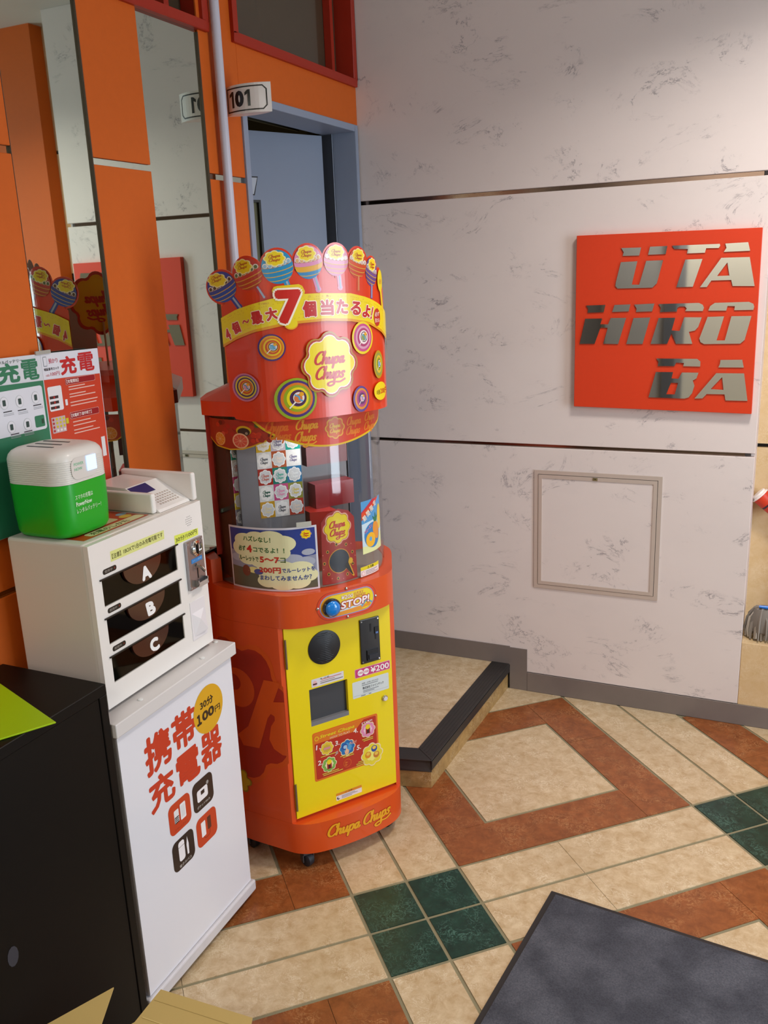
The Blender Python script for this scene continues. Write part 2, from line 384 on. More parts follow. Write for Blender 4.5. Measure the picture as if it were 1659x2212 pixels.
HP = [(-1, 0, 0.50), (0, 1, MY - 0.004), (1, 0, 2.3), (0, -1, 1.5)]
G = 0.030            # half joint (in modules)
def tile(u0, v0, u1, v1, mat, ju0=G, jv0=G, ju1=G, jv1=G):
    p = clip([g2w(u0 + ju0, v0 + jv0), g2w(u1 - ju1, v0 + jv0), g2w(u1 - ju1, v1 - jv1), g2w(u0 + ju0, v1 - jv1)], HP)
    if not p: return
    ar = abs(sum(p[i][0] * p[(i + 1) % len(p)][1] - p[(i + 1) % len(p)][0] * p[i][1] for i in range(len(p)))) / 2
    if ar < 2e-4: return
    MB().prism(p, -0.004, random.uniform(-0.0003, 0.0), mat).build('tile', floor, fix=False)
random.seed(4)
S = 0.004            # butt seam
for I in range(-3, 4):
    for J in range(-3, 4):
        u, v = 7 * I, 7 * J
        for a in (0, 1):
            for b in (0, 1): tile(u + a, v + b, u + a + 1, v + b + 1, GREENTILE)
            tile(u + 2, v + a, u + 4, v + a + 1, BEIGETILE, ju1=S); tile(u + 4, v + a, u + 7, v + a + 1, BEIGETILE, ju0=S)
            tile(u + a, v + 2, u + a + 1, v + 4, BEIGETILE, jv1=S); tile(u + a, v + 4, u + a + 1, v + 7, BEIGETILE, jv0=S)
        V0, V1 = v + 2, v + 7
        D2 = 2 * G - S
        tile(u + 3, V0 + 1, u + 6, V1 - 1, BEIGETILE, D2, D2, D2, D2)
        tile(u + 2, V1 - 1, u + 6, V1, BROWNTILE, ju1=S, jv0=S); tile(u + 6, V1 - 3, u + 7, V1, BROWNTILE, ju0=S, jv0=S)
        tile(u + 6, V0, u + 7, V1 - 3, BROWNTILE, ju0=S, jv1=S); tile(u + 3, V0, u + 6, V0 + 1, BROWNTILE, ju1=S, ju0=S, jv1=S)
        tile(u + 2, V0, u + 3, V1 - 3, BROWNTILE, jv1=S, ju1=S); tile(u + 2, V1 - 3, u + 3, V1 - 1, BROWNTILE, jv0=S, jv1=S, ju1=S)
# brown square corners: the joint next to the strips stays wide, the inner one too

# back wall: backing with marble slabs, steel channels in the joints
wb = structure('wall_back')
XR = 0.844
MB().box(-0.62, XR - 0.012, MY + 0.018, MY + 0.12, 0, CEIL, M('#5b5450', 0.7)).build('backing', wb)
JZ = [(0.076, 0.9375), (0.950, 1.783), (1.797, CEIL)]
for z0, z1 in JZ: MB().box(-0.508, XR, MY, MY + 0.02, z0, z1, MARBLE).build('panel', wb, bevel=0.0012, seg=1)
MB().box(XR - 0.02, XR, MY + 0.0201, MY + 0.19, 0.0, CEIL, MARBLE).build('panel', wb)
for z in (0.944, 1.790): MB().box(-0.508, XR - 0.03, MY + 0.012, MY + 0.0179, z - 0.008, z + 0.008, M('#8a7468', 0.16, metal=1.0)).build('channel', wb)
# recess right of the marble: beige tile wall and ledge
wr = structure('wall_recess')
RY = 1.45
for z0, z1 in ((0.0, 0.936), (0.95, 1.565), (1.60, 2.1), (2.115, CEIL)): MB().box(XR, 2.6, RY, RY + 0.03, z0, z1, BEIGEWALL).build('panel', wr)
MB().box(XR, 2.6, RY + 0.02, RY + 0.06, 0, CEIL, BLKMATTE).build('backing', wr)
led = structure('trim_ledge')
MB().box(XR + 0.0005, 2.6, MY, RY, 0.074, 0.303, BEIGEWALL).build('ledge', led, bevel=0.002)
pil = structure('wall_pillar')
MB().box(1.02, 1.62, 1.38, RY - 0.001, 0.304, CEIL, ORANGE).build('pillar', pil)
ce = structure('ceiling'); MB().box(-0.56, 3.4, -3.2, 1.6, CEIL, CEIL + 0.05, M('#cfcac4', 0.9)).build('ceiling_board', ce)
wf = structure('wall_front'); MB().box(-0.56, 3.4, -3.25, -3.2, 0, CEIL, M('#e2ddd0', 0.8)).build('plaster', wf)
MB().box(-0.48, -0.02, -3.199, -3.17, 0, 2.1, M('#a8a6a4', 0.6)).build('reflected_panel', wf); MB().box(-0.02, 0.07, -3.199, -3.14, 0, 2.3, M('#5d5f66', 0.6)).build('upright', wf); MB().box(0.07, 0.13, -3.199, -3.16, 0, 2.3, M('#8b8d92', 0.6)).build('upright', wf)  # unseen grey panel and strips, added as vertical bands for the steel letters to reflect
wx = structure('wall_right'); MB().box(3.4, 3.45, -0.9 - 2.3, -0.9, 0, CEIL, M('#bdb6ae', 0.8)).build('plaster', wx); MB().box(3.4, 3.45, 0.5, 1.6, 0, CEIL, M('#bdb6ae', 0.8)).build('plaster', wx)

# left wall
LX = -0.506; MX = -0.512
wl = structure('wall_left')
lbm = MB()
lb = M('#3c3633', 0.7)
lbm.box(-0.60, MX - 0.004, -3.2, 0.535, 0, 2.165, lb); lbm.box(-0.60, MX - 0.004, 0.42, 0.51, 2.165, CEIL, lb); lbm.box(-0.60, MX - 0.004, -3.2, -0.6, 2.165, CEIL, lb); lbm.box(-0.60, MX - 0.004, 0.535, MY + 0.02, 2.05, 2.165, lb)
lbm.build('backing', wl)
MB().box(MX - 0.004, MX, -1.3, 0.535, 0.0, 2.19, MIRROR).build('mirror_pane', wl)
def op(y0, y1, z0, z1, m=ORANGE): MB().box(MX + 0.0002, LX, y0, y1, z0, z1, m).build('panel', wl, bevel=0.001, seg=1)
for y0, y1 in ((-0.80, -0.312), (-0.078, 0.1195), (0.362, 0.534)):
    top = 2.19 if y1 < 0.3 else CEIL
    op(y0, y1, 1.823, top); op(y0, y1, 0.9515, 1.808); op(y0, y1, 0.012, 0.938)
MB().box(MX + 0.0002, LX, 0.5341, MY - 0.001, 2.045, 2.172, ORANGE).build('panel', wl)
MB().box(MX - 0.004, LX, 1.262, MY - 0.001, 2.172, CEIL, ORANGE).build('panel', wl)
MB().box(MX - 0.004, LX, 0.5341, 0.5142 + 0.024, 2.172, CEIL, ORANGE).build('panel', wl)
for y0, y1 in ((-0.312, -0.309), (-0.082, -0.0785), (0.3585, 0.3615)):
    MB().box(MX + 0.0002, LX, y0 + (0.0018 if y0 > -.3 else 0), y1 - (0 if y0 > -.3 else .0018), 0.96, 2.16, M('#6a5c50', 0.4, metal=0.6)).build('trim_strip', wl)
# windows over the mirrors and over the door
def window(n, y0, y1, z0, z1, mull):
    wd = structure('window_%d' % n); f = MB(); x0, x1 = -0.575, LX + 0.012; t = 0.024
    for a, b, c, d in ((y0, y1, z0, z0 + t), (y0, y0 + t, z0 + t, z1), (y1 - t, y1, z0 + t, z1)): f.box(x0, x1, a, b, c, d, REDFRAME)
    f.build('window_frame', wd, bevel=0.002, seg=1)
    MB().box(x0 + 0.008, x0 + 0.02, y0 + t, y1 - t, z0 + t, z1, M('#5e1c10', 0.5)).v
    MB().box(-0.566, -0.561, y0 + t, y1 - t, z0 + t, z1, M('#4a4030', 0.18, coat=.5)).build('pane', wd)
    MB().box(-0.56, -0.535, mull, mull + 0.02, z0 + t, z1, REDFRAME).build('mullion', wd)
    MB().box(-0.80, -0.79, y0 - 0.1, y1 + 0.1, z0 - 0.1, z1 + 0.1, M('#4a4432', 0.8)).build('blind', wd)
window(1, -0.42, 0.398, 2.165, CEIL, 0.27)
window(2, 0.513, 1.264, 2.165, CEIL, 1.16)
# door 101
dr = structure('door_1')
fr = MB()
DY0, DY1, DZ1 = 0.535, 1.262, 2.045
fr.box(-0.63, LX + 0.006, DY0, DY0 + 0.022, 0.1, DZ1, GREYDOOR); fr.box(-0.63, LX + 0.006, DY1 - 0.022, DY1, 0.1, DZ1, GREYDOOR); fr.box(-0.63, LX + 0.006, DY0 + 0.022, DY1 - 0.022, DZ1 - 0.022, DZ1, GREYDOOR)
fr.box(-0.66, -0.587, DY1 - 0.029, DY1 - 0.0222, 0.1, DZ1 - 0.0222, M('#343840', 0.7)); fr.box(-0.66, -0.585, DY0 + 0.022, DY0 + 0.035, 0.1, DZ1 - 0.022, GREYDOOR)
fr.build('door_frame', dr, bevel=0.0015, seg=1)
lf = bpy.data.objects.new('door_leaf_pivot', None)
lvec = Vector((-0.4226, -0.9063, 0)); lnor = Vector((0.9063, -0.4226, 0)); hinge = Vector((-0.622, 1.222, 0))
def LF(p): return tuple(hinge + lvec * p[0] - lnor * p[1] + Vector((0, 0, p[2])))
lm = MB(); W0, W1, H0, H1 = 0.27, 0.50, 0.9, 1.802
lm.box(0, W0, 0, 0.035, 0.11, 2.018, GREYDOOR); lm.box(W1, 0.74, 0, 0.035, 0.11, 2.018, GREYDOOR); lm.box(W0, W1, 0, 0.035, 0.11, H0, GREYDOOR); lm.box(W0, W1, 0, 0.035, H1, 2.018, GREYDOOR)
lfo = lm.build('door_leaf', dr, xf=LF)
MB().box(W0 + 0.0005, W1 - 0.0005, 0.012, 0.02, H0, H1, M('#6b6a50', 0.25, coat=0.3)).build('door_glass', lfo, xf=LF)
fm = MB()
for a in ((W0, W0 + 0.008, H0, H1), (W1 - 0.008, W1, H0, H1)): fm.box(a[0], a[1], 0.0, 0.0119, a[2], a[3], M('#2c2f30', 0.5))
fm.box(W0 + .008, W1 - .008, 0.0, 0.0119, H1 - 0.008, H1, M('#2c2f30', 0.5)); fm.build('glazing_bead', lfo, xf=LF)
pp = Print(); pp.poly([(0.275, 1.876), (0.345, 1.876), (0.364, 1.816), (0.292, 1.816)], '#1d2026', 1); pp.poly([(0.2785, 1.872), (0.3415, 1.872), (0.360, 1.820), (0.2955, 1.820)], '#c5ccd8', 2)
pp.build('door_decal', lfo, lambda u, v, h: LF((u, -h, v)))
# the dim room behind the door
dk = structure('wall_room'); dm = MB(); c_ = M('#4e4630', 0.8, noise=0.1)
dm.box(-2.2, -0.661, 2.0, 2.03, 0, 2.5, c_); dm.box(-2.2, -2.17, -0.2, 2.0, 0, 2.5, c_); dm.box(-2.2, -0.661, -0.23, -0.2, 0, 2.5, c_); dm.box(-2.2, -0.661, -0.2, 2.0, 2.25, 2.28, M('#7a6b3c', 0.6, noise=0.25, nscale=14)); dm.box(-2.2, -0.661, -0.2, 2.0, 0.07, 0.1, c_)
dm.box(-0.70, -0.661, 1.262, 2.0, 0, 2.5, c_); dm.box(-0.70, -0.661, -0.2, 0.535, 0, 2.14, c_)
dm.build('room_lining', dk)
# step in front of the door
st = structure('trim_step')
SP = [(-0.499, 0.395), (0.0145, 0.521), (0.038, MY - 0.001), (-0.499, MY - 0.001)]
def inset(P, k): return P
fx = (0.521 - 0.395) / (0.0145 + 0.499)
def frontline(off): return lambda x: 0.521 + (x - 0.0145) * fx + off
e1 = lambda y, off: 0.0145 + (y - 0.521) * 0.0313 - off
nw = 0.070
c0 = (e1(0.521, 0), 0.521); i0x = e1(0.60, nw); i0 = (i0x, frontline(nw * 1.03)(i0x))
MB().prism([(-0.499, frontline(0.006)(-0.499)), (e1(0.527, 0.007), 0.530), (e1(MY, 0.007), MY - 0.004), (-0.499, MY - 0.004)], 0.0, 0.0955, RISER).build('step_block', st)
yl = frontline(nw * 1.03)
MB().prism([(-0.499, yl(-0.499) + 0.001), (i0[0] - 0.001, i0[1] + 0.001), (e1(0.85, nw) - 0.001, 0.85), (-0.499, 0.76)], 0.0955, 0.0985, BEIGETILE).build('tile', st)
MB().prism([(-0.499, 0.7612), (e1(0.85, nw) - 0.001, 0.8512), (e1(MY, nw) - 0.001, MY - 0.004), (-0.29, MY - 0.004)], 0.0955, 0.0985, BEIGETILE).build('tile', st)
MB().prism([(-0.499, 0.7625), (-0.2915, MY - 0.004), (-0.499, MY - 0.004)], 0.0955, 0.0985, BEIGETILE).build('tile', st)
n1 = MB(); n1.prism([c0, (e1(MY, 0), MY - 0.004), (e1(MY, nw), MY - 0.004), i0], 0.0956, 0.1015, BLACKRUB); n1.prism([c0, (e1(MY, 0), MY - 0.004), (e1(MY, 0.0068), MY - 0.004), (e1(0.53, 0.0068), 0.529)], 0.066, 0.0956, BLACKRUB)
n1.build('nosing', st, bevel=0.0015, seg=1)
n2 = MB(); n2.prism([c0, i0, (-0.499, yl(-0.499)), (-0.499, frontline(0)(-0.499))], 0.0956, 0.1015, BLACKRUB); n2.prism([c0, (e1(0.53, 0.0068), 0.529), (-0.499, frontline(0.0058)(-0.499)), (-0.499, frontline(0)(-0.499))], 0.060, 0.0956, BLACKRUB)
n2.build('nosing', st, bevel=0.0015, seg=1)
for k in range(5):
    o_ = 0.010 + k * 0.011
    MB().prism([(e1(0.54, o_), 0.54 + k * 0.009), (e1(MY - .01, o_), MY - 0.01), (e1(MY - .01, o_ + 0.0035), MY - 0.01), (e1(0.54, o_ + .0035), 0.543 + k * 0.009)], 0.1015, 0.1023, BLACKRUB).build('grip_rib', st)
# baseboards
bb = structure('baseboard_back')
MB().box(0.106, 3.0, MY - 0.004, MY - 0.0003, 0.0, 0.0755, DARKBASE).build('skirting', bb, bevel=0.0008, seg=1)
MB().prism([(-0.508, 0), (0.1055, 0), (0.1055, 1), (-0.508, 1)], 0, 1, DARKBASE).v
sk = MB(); sk.box(-0.498, 0.039, MY - 0.0041, MY - 0.0003, 0.0990, 0.172, DARKBASE); sk.box(0.0385, 0.1055, MY - 0.004, MY - 0.0003, 0.0, 0.168, DARKBASE); sk.build('skirting', bb)
MB().box(XR, XR + .002, MY - 0.0002, MY, 0.074, 0.076, DARKBASE).v
# pipe on the left wall
t = empty('wall_pipe', 'white vertical conduit pipe on the orange wall beside the door', 'pipe', (-0.485, 0.414, 0))
MB().lathe([(0.0125, 0.0), (0.0125, CEIL)], (0, 0, 0.0), (0, 0, 1), M('#c9c8d6', 0.35), 16).build('pipe_tube', t, smooth=True)
for z in (0.5, 1.35, 2.35):
    MB().box(-0.0148, 0.0, -0.016, 0.016, z, z + 0.02, M('#c9c8d6', 0.35)).build('pipe_clip', t)

# ------------------------------------------------------------------ room number sign
t = empty('door_number_sign', 'curved white sign reading 101 projecting beside the grey door', 'sign', (-0.5055, 0.468, 1.973))
def lens(u, z, h=0, side=-1):
    d = 0.021 * (1 - ((u - 0.070) / 0.070) ** 2); return (u, side * (d + h), z)
m = MB(); N = 14; pts = [(0.140 * i / N) for i in range(N + 1)]
poly = [(u, lens(u, 0)[1]) for u in pts] + [(u, lens(u, 0, 0, 1)[1]) for u in pts[::-1][1:-1]]
m.prism(poly, 0.0, 0.072, M('#ece8e4', 0.35, coat=0.2)); m.build('sign_body', t)
p = Print()
def frame(p, x0, y0, x1, y1, c, wd, ch, L):
    def oc(k): return [(x0 + k, y0 + k), (x1 - ch - k * .4, y0 + k), (x1 - k, y0 + ch + k * .4), (x1 - k, y1 - ch - k * .4), (x1 - ch - k * .4, y1 - k), (x0 + k, y1 - k)]
    a, b = oc(0), oc(wd)
    for i in range(6): j = (i + 1) % 6; p.raw([a[i], a[j], b[j], b[i]], [(0, 1, 2, 3)], c, L)
frame(p, 0.006, 0.006, 0.131, 0.066, '#1b1613', 0.0032, 0.010, 1)
p.text('0', 0.038, 0.0165, 0.068, 0.0565, '#100c0a', 1, bold=0.15)
for x_ in (0.017, 0.071): p.poly([(x_ + .0085, .0165), (x_ + .0165, .0165), (x_ + .0165, .0565), (x_ + .0095, .0565), (x_, .0500), (x_, .0425), (x_ + .0085, .0465)], '#100c0a', 1)
p.build('sign_face', t, lambda u, v, h: lens(u, v, h + 0.0002), cut=[0.140 * i / 14 for i in range(1, 14)])

# ------------------------------------------------------------------ red sign with steel letters
t = empty('wall_sign', 'square red-orange wall sign with mirrored steel letters UTA HIRO BA', 'sign', (0.269, 1.25, 1.085))
SB = lambda p: (p[0] - 0.269, p[1] - 1.25, p[2] - 1.085)
m = MB(); q = [(0.2695, 1.0895), (0.826, 1.0795), (0.821, 1.636), (0.2695, 1.6405)]
m.prism(q, 0, 0.021, M('#d83a10', 0.5, noise=0.04, nscale=80)); m.build('board', t, xf=lambda p: SB((p[0], MY - p[2], p[1])), bevel=0.001, seg=1)
LET = [[[(0.412,1.596),(0.473,1.595),(0.468,1.571),(0.417,1.572),(0.42,1.583)],[(0.5,1.596),(0.552,1.596),(0.548,1.572),(0.495,1.572)],[(0.412,1.553),(0.463,1.554),(0.448,1.483),(0.471,1.482),(0.49,1.554),(0.541,1.554),(0.525,1.485),(0.512,1.472),(0.404,1.472),(0.397,1.48),(0.398,1.491)]],[[(0.566,1.596),(0.704,1.595),(0.706,1.59),(0.702,1.583),(0.666,1.584),(0.663,1.571),(0.611,1.571),(0.613,1.584),(0.573,1.586)],[(0.607,1.553),(0.657,1.553),(0.633,1.471),(0.584,1.471)]],[[(0.72,1.595),(0.784,1.596),(0.791,1.571),(0.717,1.571),(0.724,1.582)],[(0.711,1.554),(0.791,1.553),(0.81,1.468),(0.748,1.47),(0.743,1.488),(0.737,1.501),(0.729,1.54)],[(0.711,1.554),(0.729,1.54),(0.702,1.501),(0.737,1.501),(0.743,1.488),(0.686,1.488),(0.674,1.469),(0.654,1.469)]],[[(0.305,1.421),(0.367,1.422),(0.362,1.399),(0.31,1.398),(0.312,1.41)],[(0.396,1.421),(0.446,1.422),(0.441,1.4),(0.389,1.399)],[(0.303,1.379),(0.358,1.379),(0.352,1.361),(0.377,1.36),(0.385,1.38),(0.434,1.38),(0.411,1.297),(0.363,1.298),(0.375,1.343),(0.376,1.349),(0.353,1.35),(0.335,1.298),(0.286,1.298)]],[[(0.458,1.421),(0.52,1.423),(0.514,1.399),(0.464,1.398),(0.466,1.408)],[(0.457,1.379),(0.509,1.38),(0.488,1.297),(0.437,1.297)]],[[(0.533,1.421),(0.653,1.422),(0.665,1.416),(0.669,1.407),(0.666,1.397),(0.614,1.398),(0.618,1.406),(0.612,1.412),(0.597,1.412),(0.59,1.408),(0.589,1.397),(0.538,1.396),(0.54,1.409)],[(0.535,1.378),(0.585,1.378),(0.576,1.339),(0.6,1.337),(0.612,1.379),(0.664,1.378),(0.655,1.349),(0.646,1.338),(0.628,1.334),(0.64,1.297),(0.591,1.297),(0.576,1.33),(0.564,1.297),(0.513,1.297)]],[[(0.7,1.421),(0.797,1.422),(0.81,1.416),(0.813,1.407),(0.811,1.398),(0.757,1.398),(0.758,1.41),(0.737,1.411),(0.734,1.397),(0.682,1.398),(0.687,1.412)],[(0.681,1.379),(0.729,1.38),(0.711,1.307),(0.735,1.307),(0.75,1.38),(0.807,1.38),(0.792,1.308),(0.78,1.297),(0.675,1.296),(0.664,1.302),(0.66,1.313)]],[[(0.533,1.251),(0.657,1.25),(0.667,1.242),(0.667,1.226),(0.616,1.227),(0.618,1.237),(0.594,1.238),(0.589,1.227),(0.538,1.227),(0.54,1.24)],[(0.603,1.187),(0.613,1.207),(0.663,1.207),(0.658,1.189),(0.647,1.182),(0.653,1.166),(0.647,1.142),(0.637,1.128),(0.624,1.124),(0.594,1.137),(0.603,1.174)],[(0.533,1.208),(0.586,1.208),(0.582,1.188),(0.603,1.187),(0.603,1.174),(0.581,1.174),(0.568,1.137),(0.594,1.137),(0.624,1.124),(0.513,1.126)]],[[(0.726,1.247),(0.789,1.248),(0.795,1.224),(0.721,1.224),(0.725,1.234)],[(0.716,1.206),(0.797,1.206),(0.812,1.121),(0.748,1.121),(0.744,1.140),(0.74,1.154),(0.734,1.194)],[(0.716,1.206),(0.734,1.194),(0.702,1.156),(0.74,1.154),(0.744,1.140),(0.691,1.140),(0.679,1.126),(0.655,1.125)]]]
for grp in LET:
    m = MB(); i = 0
    while i < len(grp):
        outer = grp[i]; holes = []
        if i + 2 < len(grp) + 0 and i + 1 < len(grp) and grp[i + 1] == 'h': holes = [grp[i + 2]]; i += 3
        else: i += 1
        def area2(P): return sum(P[a][0] * P[(a + 1) % len(P)][1] - P[(a + 1) % len(P)][0] * P[a][1] for a in range(len(P)))
        if area2(outer) < 0: outer = outer[::-1]
        if holes:
            h = holes[0] if area2(holes[0]) < 0 else holes[0][::-1]
            a, b = min(((a, b) for a in range(len(outer)) for b in range(len(h))), key=lambda q: math.dist(outer[q[0]], h[q[1]]))
            pt_ = outer[:a + 1] + h[b:] + h[:b + 1] + outer[a:]
        else: pt_ = outer
        tri = [t_ for t_ in tessellate_polygon([[Vector((q[0], q[1], 0)) for q in pt_]])]
        n = len(pt_); vs = [(q[0], q[1], 0.0206) for q in pt_] + [(q[0], q[1], 0.0245) for q in pt_]
        fs = [tuple(t_) for t_ in tri] + [tuple(x + n for x in t_) for t_ in tri]
        for a in range(n):
            b = (a + 1) % n
            if not (holes and (pt_[a], pt_[b]) in [(pt_[(c_ + 1) % n], pt_[c_]) for c_ in range(n)]): fs.append((a, b, n + b, n + a))
        m.add(vs, fs, LETTER)
    o = m.build('letter', t, xf=lambda p: SB((p[0], MY - p[2], p[1])))
    bm = bmesh.new(); bm.from_mesh(o.data); bmesh.ops.remove_doubles(bm, verts=bm.verts, dist=1e-6); bmesh.ops.recalc_face_normals(bm, faces=bm.faces); bm.to_mesh(o.data); bm.free()

# ------------------------------------------------------------------ access hatch
t = empty('access_hatch', 'square aluminium-framed inspection hatch in the lower marble wall', 'hatch', (0.13, MY, 0.42))
HX0, HX1, HZ0, HZ1 = 0.0, 0.436, 0.0, 0.4385
def ring(x0, x1, z0, z1, wd, d, mat):
    m = MB()
    o = [(x0, z0), (x1, z0), (x1, z1), (x0, z1)]; i = [(x0 + wd, z0 + wd), (x1 - wd, z0 + wd), (x1 - wd, z1 - wd), (x0 + wd, z1 - wd)]
    for k in range(4):
        j = (k + 1) % 4; vs = []
        for y in (-0.0003, -d):
            for pt in (o[k], o[j], i[j], i[k]): vs.append((pt[0], y, pt[1]))
        m.add(vs, [(0, 1, 2, 3), (7, 6, 5, 4), (0, 4, 5, 1), (1, 5, 6, 2), (2, 6, 7, 3), (3, 7, 4, 0)], mat)
    return m
ring(HX0, HX1, HZ0, HZ1, 0.0135, 0.004, ALU).build('outer_frame', t)
ring(HX0 + 0.0152, HX1 - 0.0152, HZ0 + 0.0152, HZ1 - 0.0152, 0.0125, 0.0055, ALU).build('inner_frame', t)
MB().box(0.0277, 0.4083, -0.003, -0.0004, 0.0277, 0.4108, MARBLE).build('door', t)
m = MB(); m.box(0.206, 0.222, -0.0075, -0.0056, 0.4125, 0.4225, CHROME); m.lathe([(0.002, 0), (0.002, 0.0006)], (0.214, -0.0076, 0.4175), (0, -1, 0), BLACK, 10); m.build('latch', t)
m = MB(); m.box(0.0138, 0.4222, -0.0006, -0.0004, 0.0138, 0.0151, BLACK); m.box(0.0138, 0.0151, -0.0006, -0.0004, 0.0151, 0.4247, BLACK); m.box(0.4209, 0.4222, -0.0006, -0.0004, 0.0151, 0.4247, BLACK); m.box(0.0151, 0.4209, -0.0006, -0.0004, 0.4234, 0.4247, BLACK); m.build('gap', t)

# ------------------------------------------------------------------ VENDING MACHINE
th = math.radians(55.5)
MO = (-0.183 + 0.1565 * math.cos(th), 0.045 + 0.1565 * math.sin(th), 0.0)
vm = empty('lollipop_vending_machine', 'tall red and orange lollipop vending machine with clear display case and yellow door', 'vending machine', MO, th)
def catmull(P, n):
    P = [(-P[1][0], P[1][1])] + P + [(2 * P[-1][0] - P[-2][0], 2 * P[-1][1] - P[-2][1])]; o = []
    for i in range(1, len(P) - 2):
        for k in range(n):
            t = k / n; o.append(tuple(.5 * (2 * P[i][j] + (-P[i-1][j] + P[i+1][j]) * t + (2 * P[i-1][j] - 5 * P[i][j] + 4 * P[i+1][j] - P[i+2][j]) * t * t + (-P[i-1][j] + 3 * P[i][j] - 3 * P[i+1][j] + P[i+2][j]) * t ** 3) for j in (0, 1)))
    return o + [P[-2]]
OUTH = [(0, -.045), (.05, -.043), (.1, -.036), (.13, -.027), (.15, -.016), (.17, .003), (.2, .053), (.22, .085), (.245, .128), (.26, .165), (.263, .2), (.263, .25)]
GLH = [(0, -.022), (.057, -.015), (.116, .002), (.15, .027), (.17, .047), (.19, .075), (.206, .102), (.22, .134), (.23, .17), (.232, .2)]
class Contour:
    def __init__(s, half, n=6):
        c = catmull(half, n); full = [(-x, y) for x, y in c[:0:-1]] + c; s.p = full; s.s = [0.0]
        for i in range(1, len(full)): s.s.append(s.s[-1] + math.dist(full[i], full[i - 1]))
        L = s.s[-1] / 2; s.s = [v - L for v in s.s]; s.L = L
    def at(s, u, h=0.0):
        P, S = s.p, s.s
        if u <= S[0]: i = 0
        elif u >= S[-1]: i = len(P) - 2
        else:
            lo, hi = 0, len(S) - 1
            while hi - lo > 1:
                mid = (lo + hi) // 2
                if S[mid] <= u: lo = mid
                else: hi = mid
            i = lo
        t = (u - S[i]) / (S[i + 1] - S[i]); a, b = P[i], P[i + 1]; dx, dy = b[0] - a[0], b[1] - a[1]; L = math.hypot(dx, dy)
        def nrm(k):
            k0, k1 = max(k - 1, 0), min(k + 1, len(P) - 1); ex, ey = P[k1][0] - P[k0][0], P[k1][1] - P[k0][1]; l = math.hypot(ex, ey); return ey / l, -ex / l
        n0, n1_ = nrm(i), nrm(i + 1); tt = min(max(t, 0), 1); nx, ny = n0[0] * (1 - tt) + n1_[0] * tt, n0[1] * (1 - tt) + n1_[1] * tt
        return (a[0] + dx * t + nx * h, a[1] + dy * t + ny * h)
    def loop(s, h=0.0, u0=None, u1=None, n=80):
        u0 = s.s[0] if u0 is None else u0; u1 = s.s[-1] if u1 is None else u1
        return [s.at(u0 + (u1 - u0) * k / n, h) for k in range(n + 1)]
OC, GC = Contour(OUTH), Contour(GLH)
REAR = [(0.20, 0.292), (0.17, 0.335), (-0.17, 0.335), (-0.20, 0.292)]
def fO(h0=0.0): return lambda u, v, h: (*OC.at(u, h + h0), v)
def fG(h0=0.0): return lambda u, v, h: (*GC.at(u, h + h0), v)
def cuts(a, b, st=0.008): n = int((b - a) / st); return [a + (b - a) * k / n for k in range(1, n)]
full = OC.loop(0) + REAR
SIDE = [p for p in OC.loop(0, n=120)]
# cabinet body: side walls and back behind the flat door, base ring below, collar above
body = MB()
fl = [p for p in SIDE if p[1] >= 0.004]
left = [p for p in fl if p[0] < 0]; right = [p for p in fl if p[0] > 0]
bodypoly = left + [(-0.170, 0.0035), (-0.1575, 0.0035), (-0.1575, 0.012), (0.1575, 0.012), (0.1575, 0.0035), (0.170, 0.0035)] + right + REAR
body.prism(bodypoly, 0.1405, 0.700, MORANGE)
lower = body.build('cabinet', vm, smooth=True)
MB().prism(full, 0.05, 0.140, MORANGE).build('base', vm, smooth=True)
MB().prism(full, 0.7005, 0.788, MORANGE).build('collar', vm, smooth=True)
# raised rear box beside the display
MB().prism([(-0.263, 0.19), (-0.235, 0.19), (-0.225, 0.30), (-0.2, 0.292), (-0.263, 0.25)][::-1], 0.7885, 0.852, MORANGE).build('rear_box', vm)
MB().prism([(-0.262, 0.245), (-0.20, 0.288), (-0.195, 0.282), (-0.255, 0.240)], 0.8525, 0.858, BLACK).build('rear_trim', vm)
# display case
gm = MB(); L0, L1 = GC.s[0], GC.s[-1]
lp = GC.loop(0, n=60); li = GC.loop(-0.003, n=60)
gm.prism(lp + li[::-1], 0.788, 1.232, GLASS); gm.build('display_glass', vm, smooth=True)
MB().prism([(-0.240, 0.200), (-0.226, 0.200), (-0.185, 0.290), (-0.198, 0.290)], 0.8585, 1.231, M('#b32a18', 0.4)).build('upright', vm)
# cap: skirt, sloping roof, small upper step
cp = MB(); sk_o = [q for q in OC.loop(0.002, n=90) if q[1] < 0.168] + [(0.245, 0.205), (0.20, 0.285), (0.16, 0.32), (-0.16, 0.32), (-0.20, 0.285), (-0.245, 0.205)]
cp.prism(sk_o, 1.233, 1.268, MRED); cap = cp.build('cap', vm, smooth=True)
def shrink(P, k, c=(0, 0.13)): return [(c[0] + (p[0] - c[0]) * k, c[1] + (p[1] - c[1]) * k) for p in P]
n_ = len(sk_o); rf = MB(); a_, b_ = sk_o, shrink(sk_o, 0.70)
rf.add([(p[0], p[1], 1.2682) for p in a_] + [(p[0], p[1], 1.300) for p in b_], [(i, (i + 1) % n_, n_ + (i + 1) % n_, n_ + i) for i in range(n_)] + [tuple(range(n_, 2 * n_))], MRED)
b2, b3 = shrink(sk_o, 0.70), shrink(sk_o, 0.62)
rf.add([(p[0], p[1], 1.2995) for p in b2] + [(p[0], p[1], 1.318) for p in b2] + [(p[0], p[1], 1.330) for p in b3],
       [(i, (i + 1) % n_, n_ + (i + 1) % n_, n_ + i) for i in range(n_)] + [(n_ + i, n_ + (i + 1) % n_, 2 * n_ + (i + 1) % n_, 2 * n_ + i) for i in range(n_)] + [tuple(range(2 * n_, 3 * n_))], MRED)
rf.build('roof', cap)
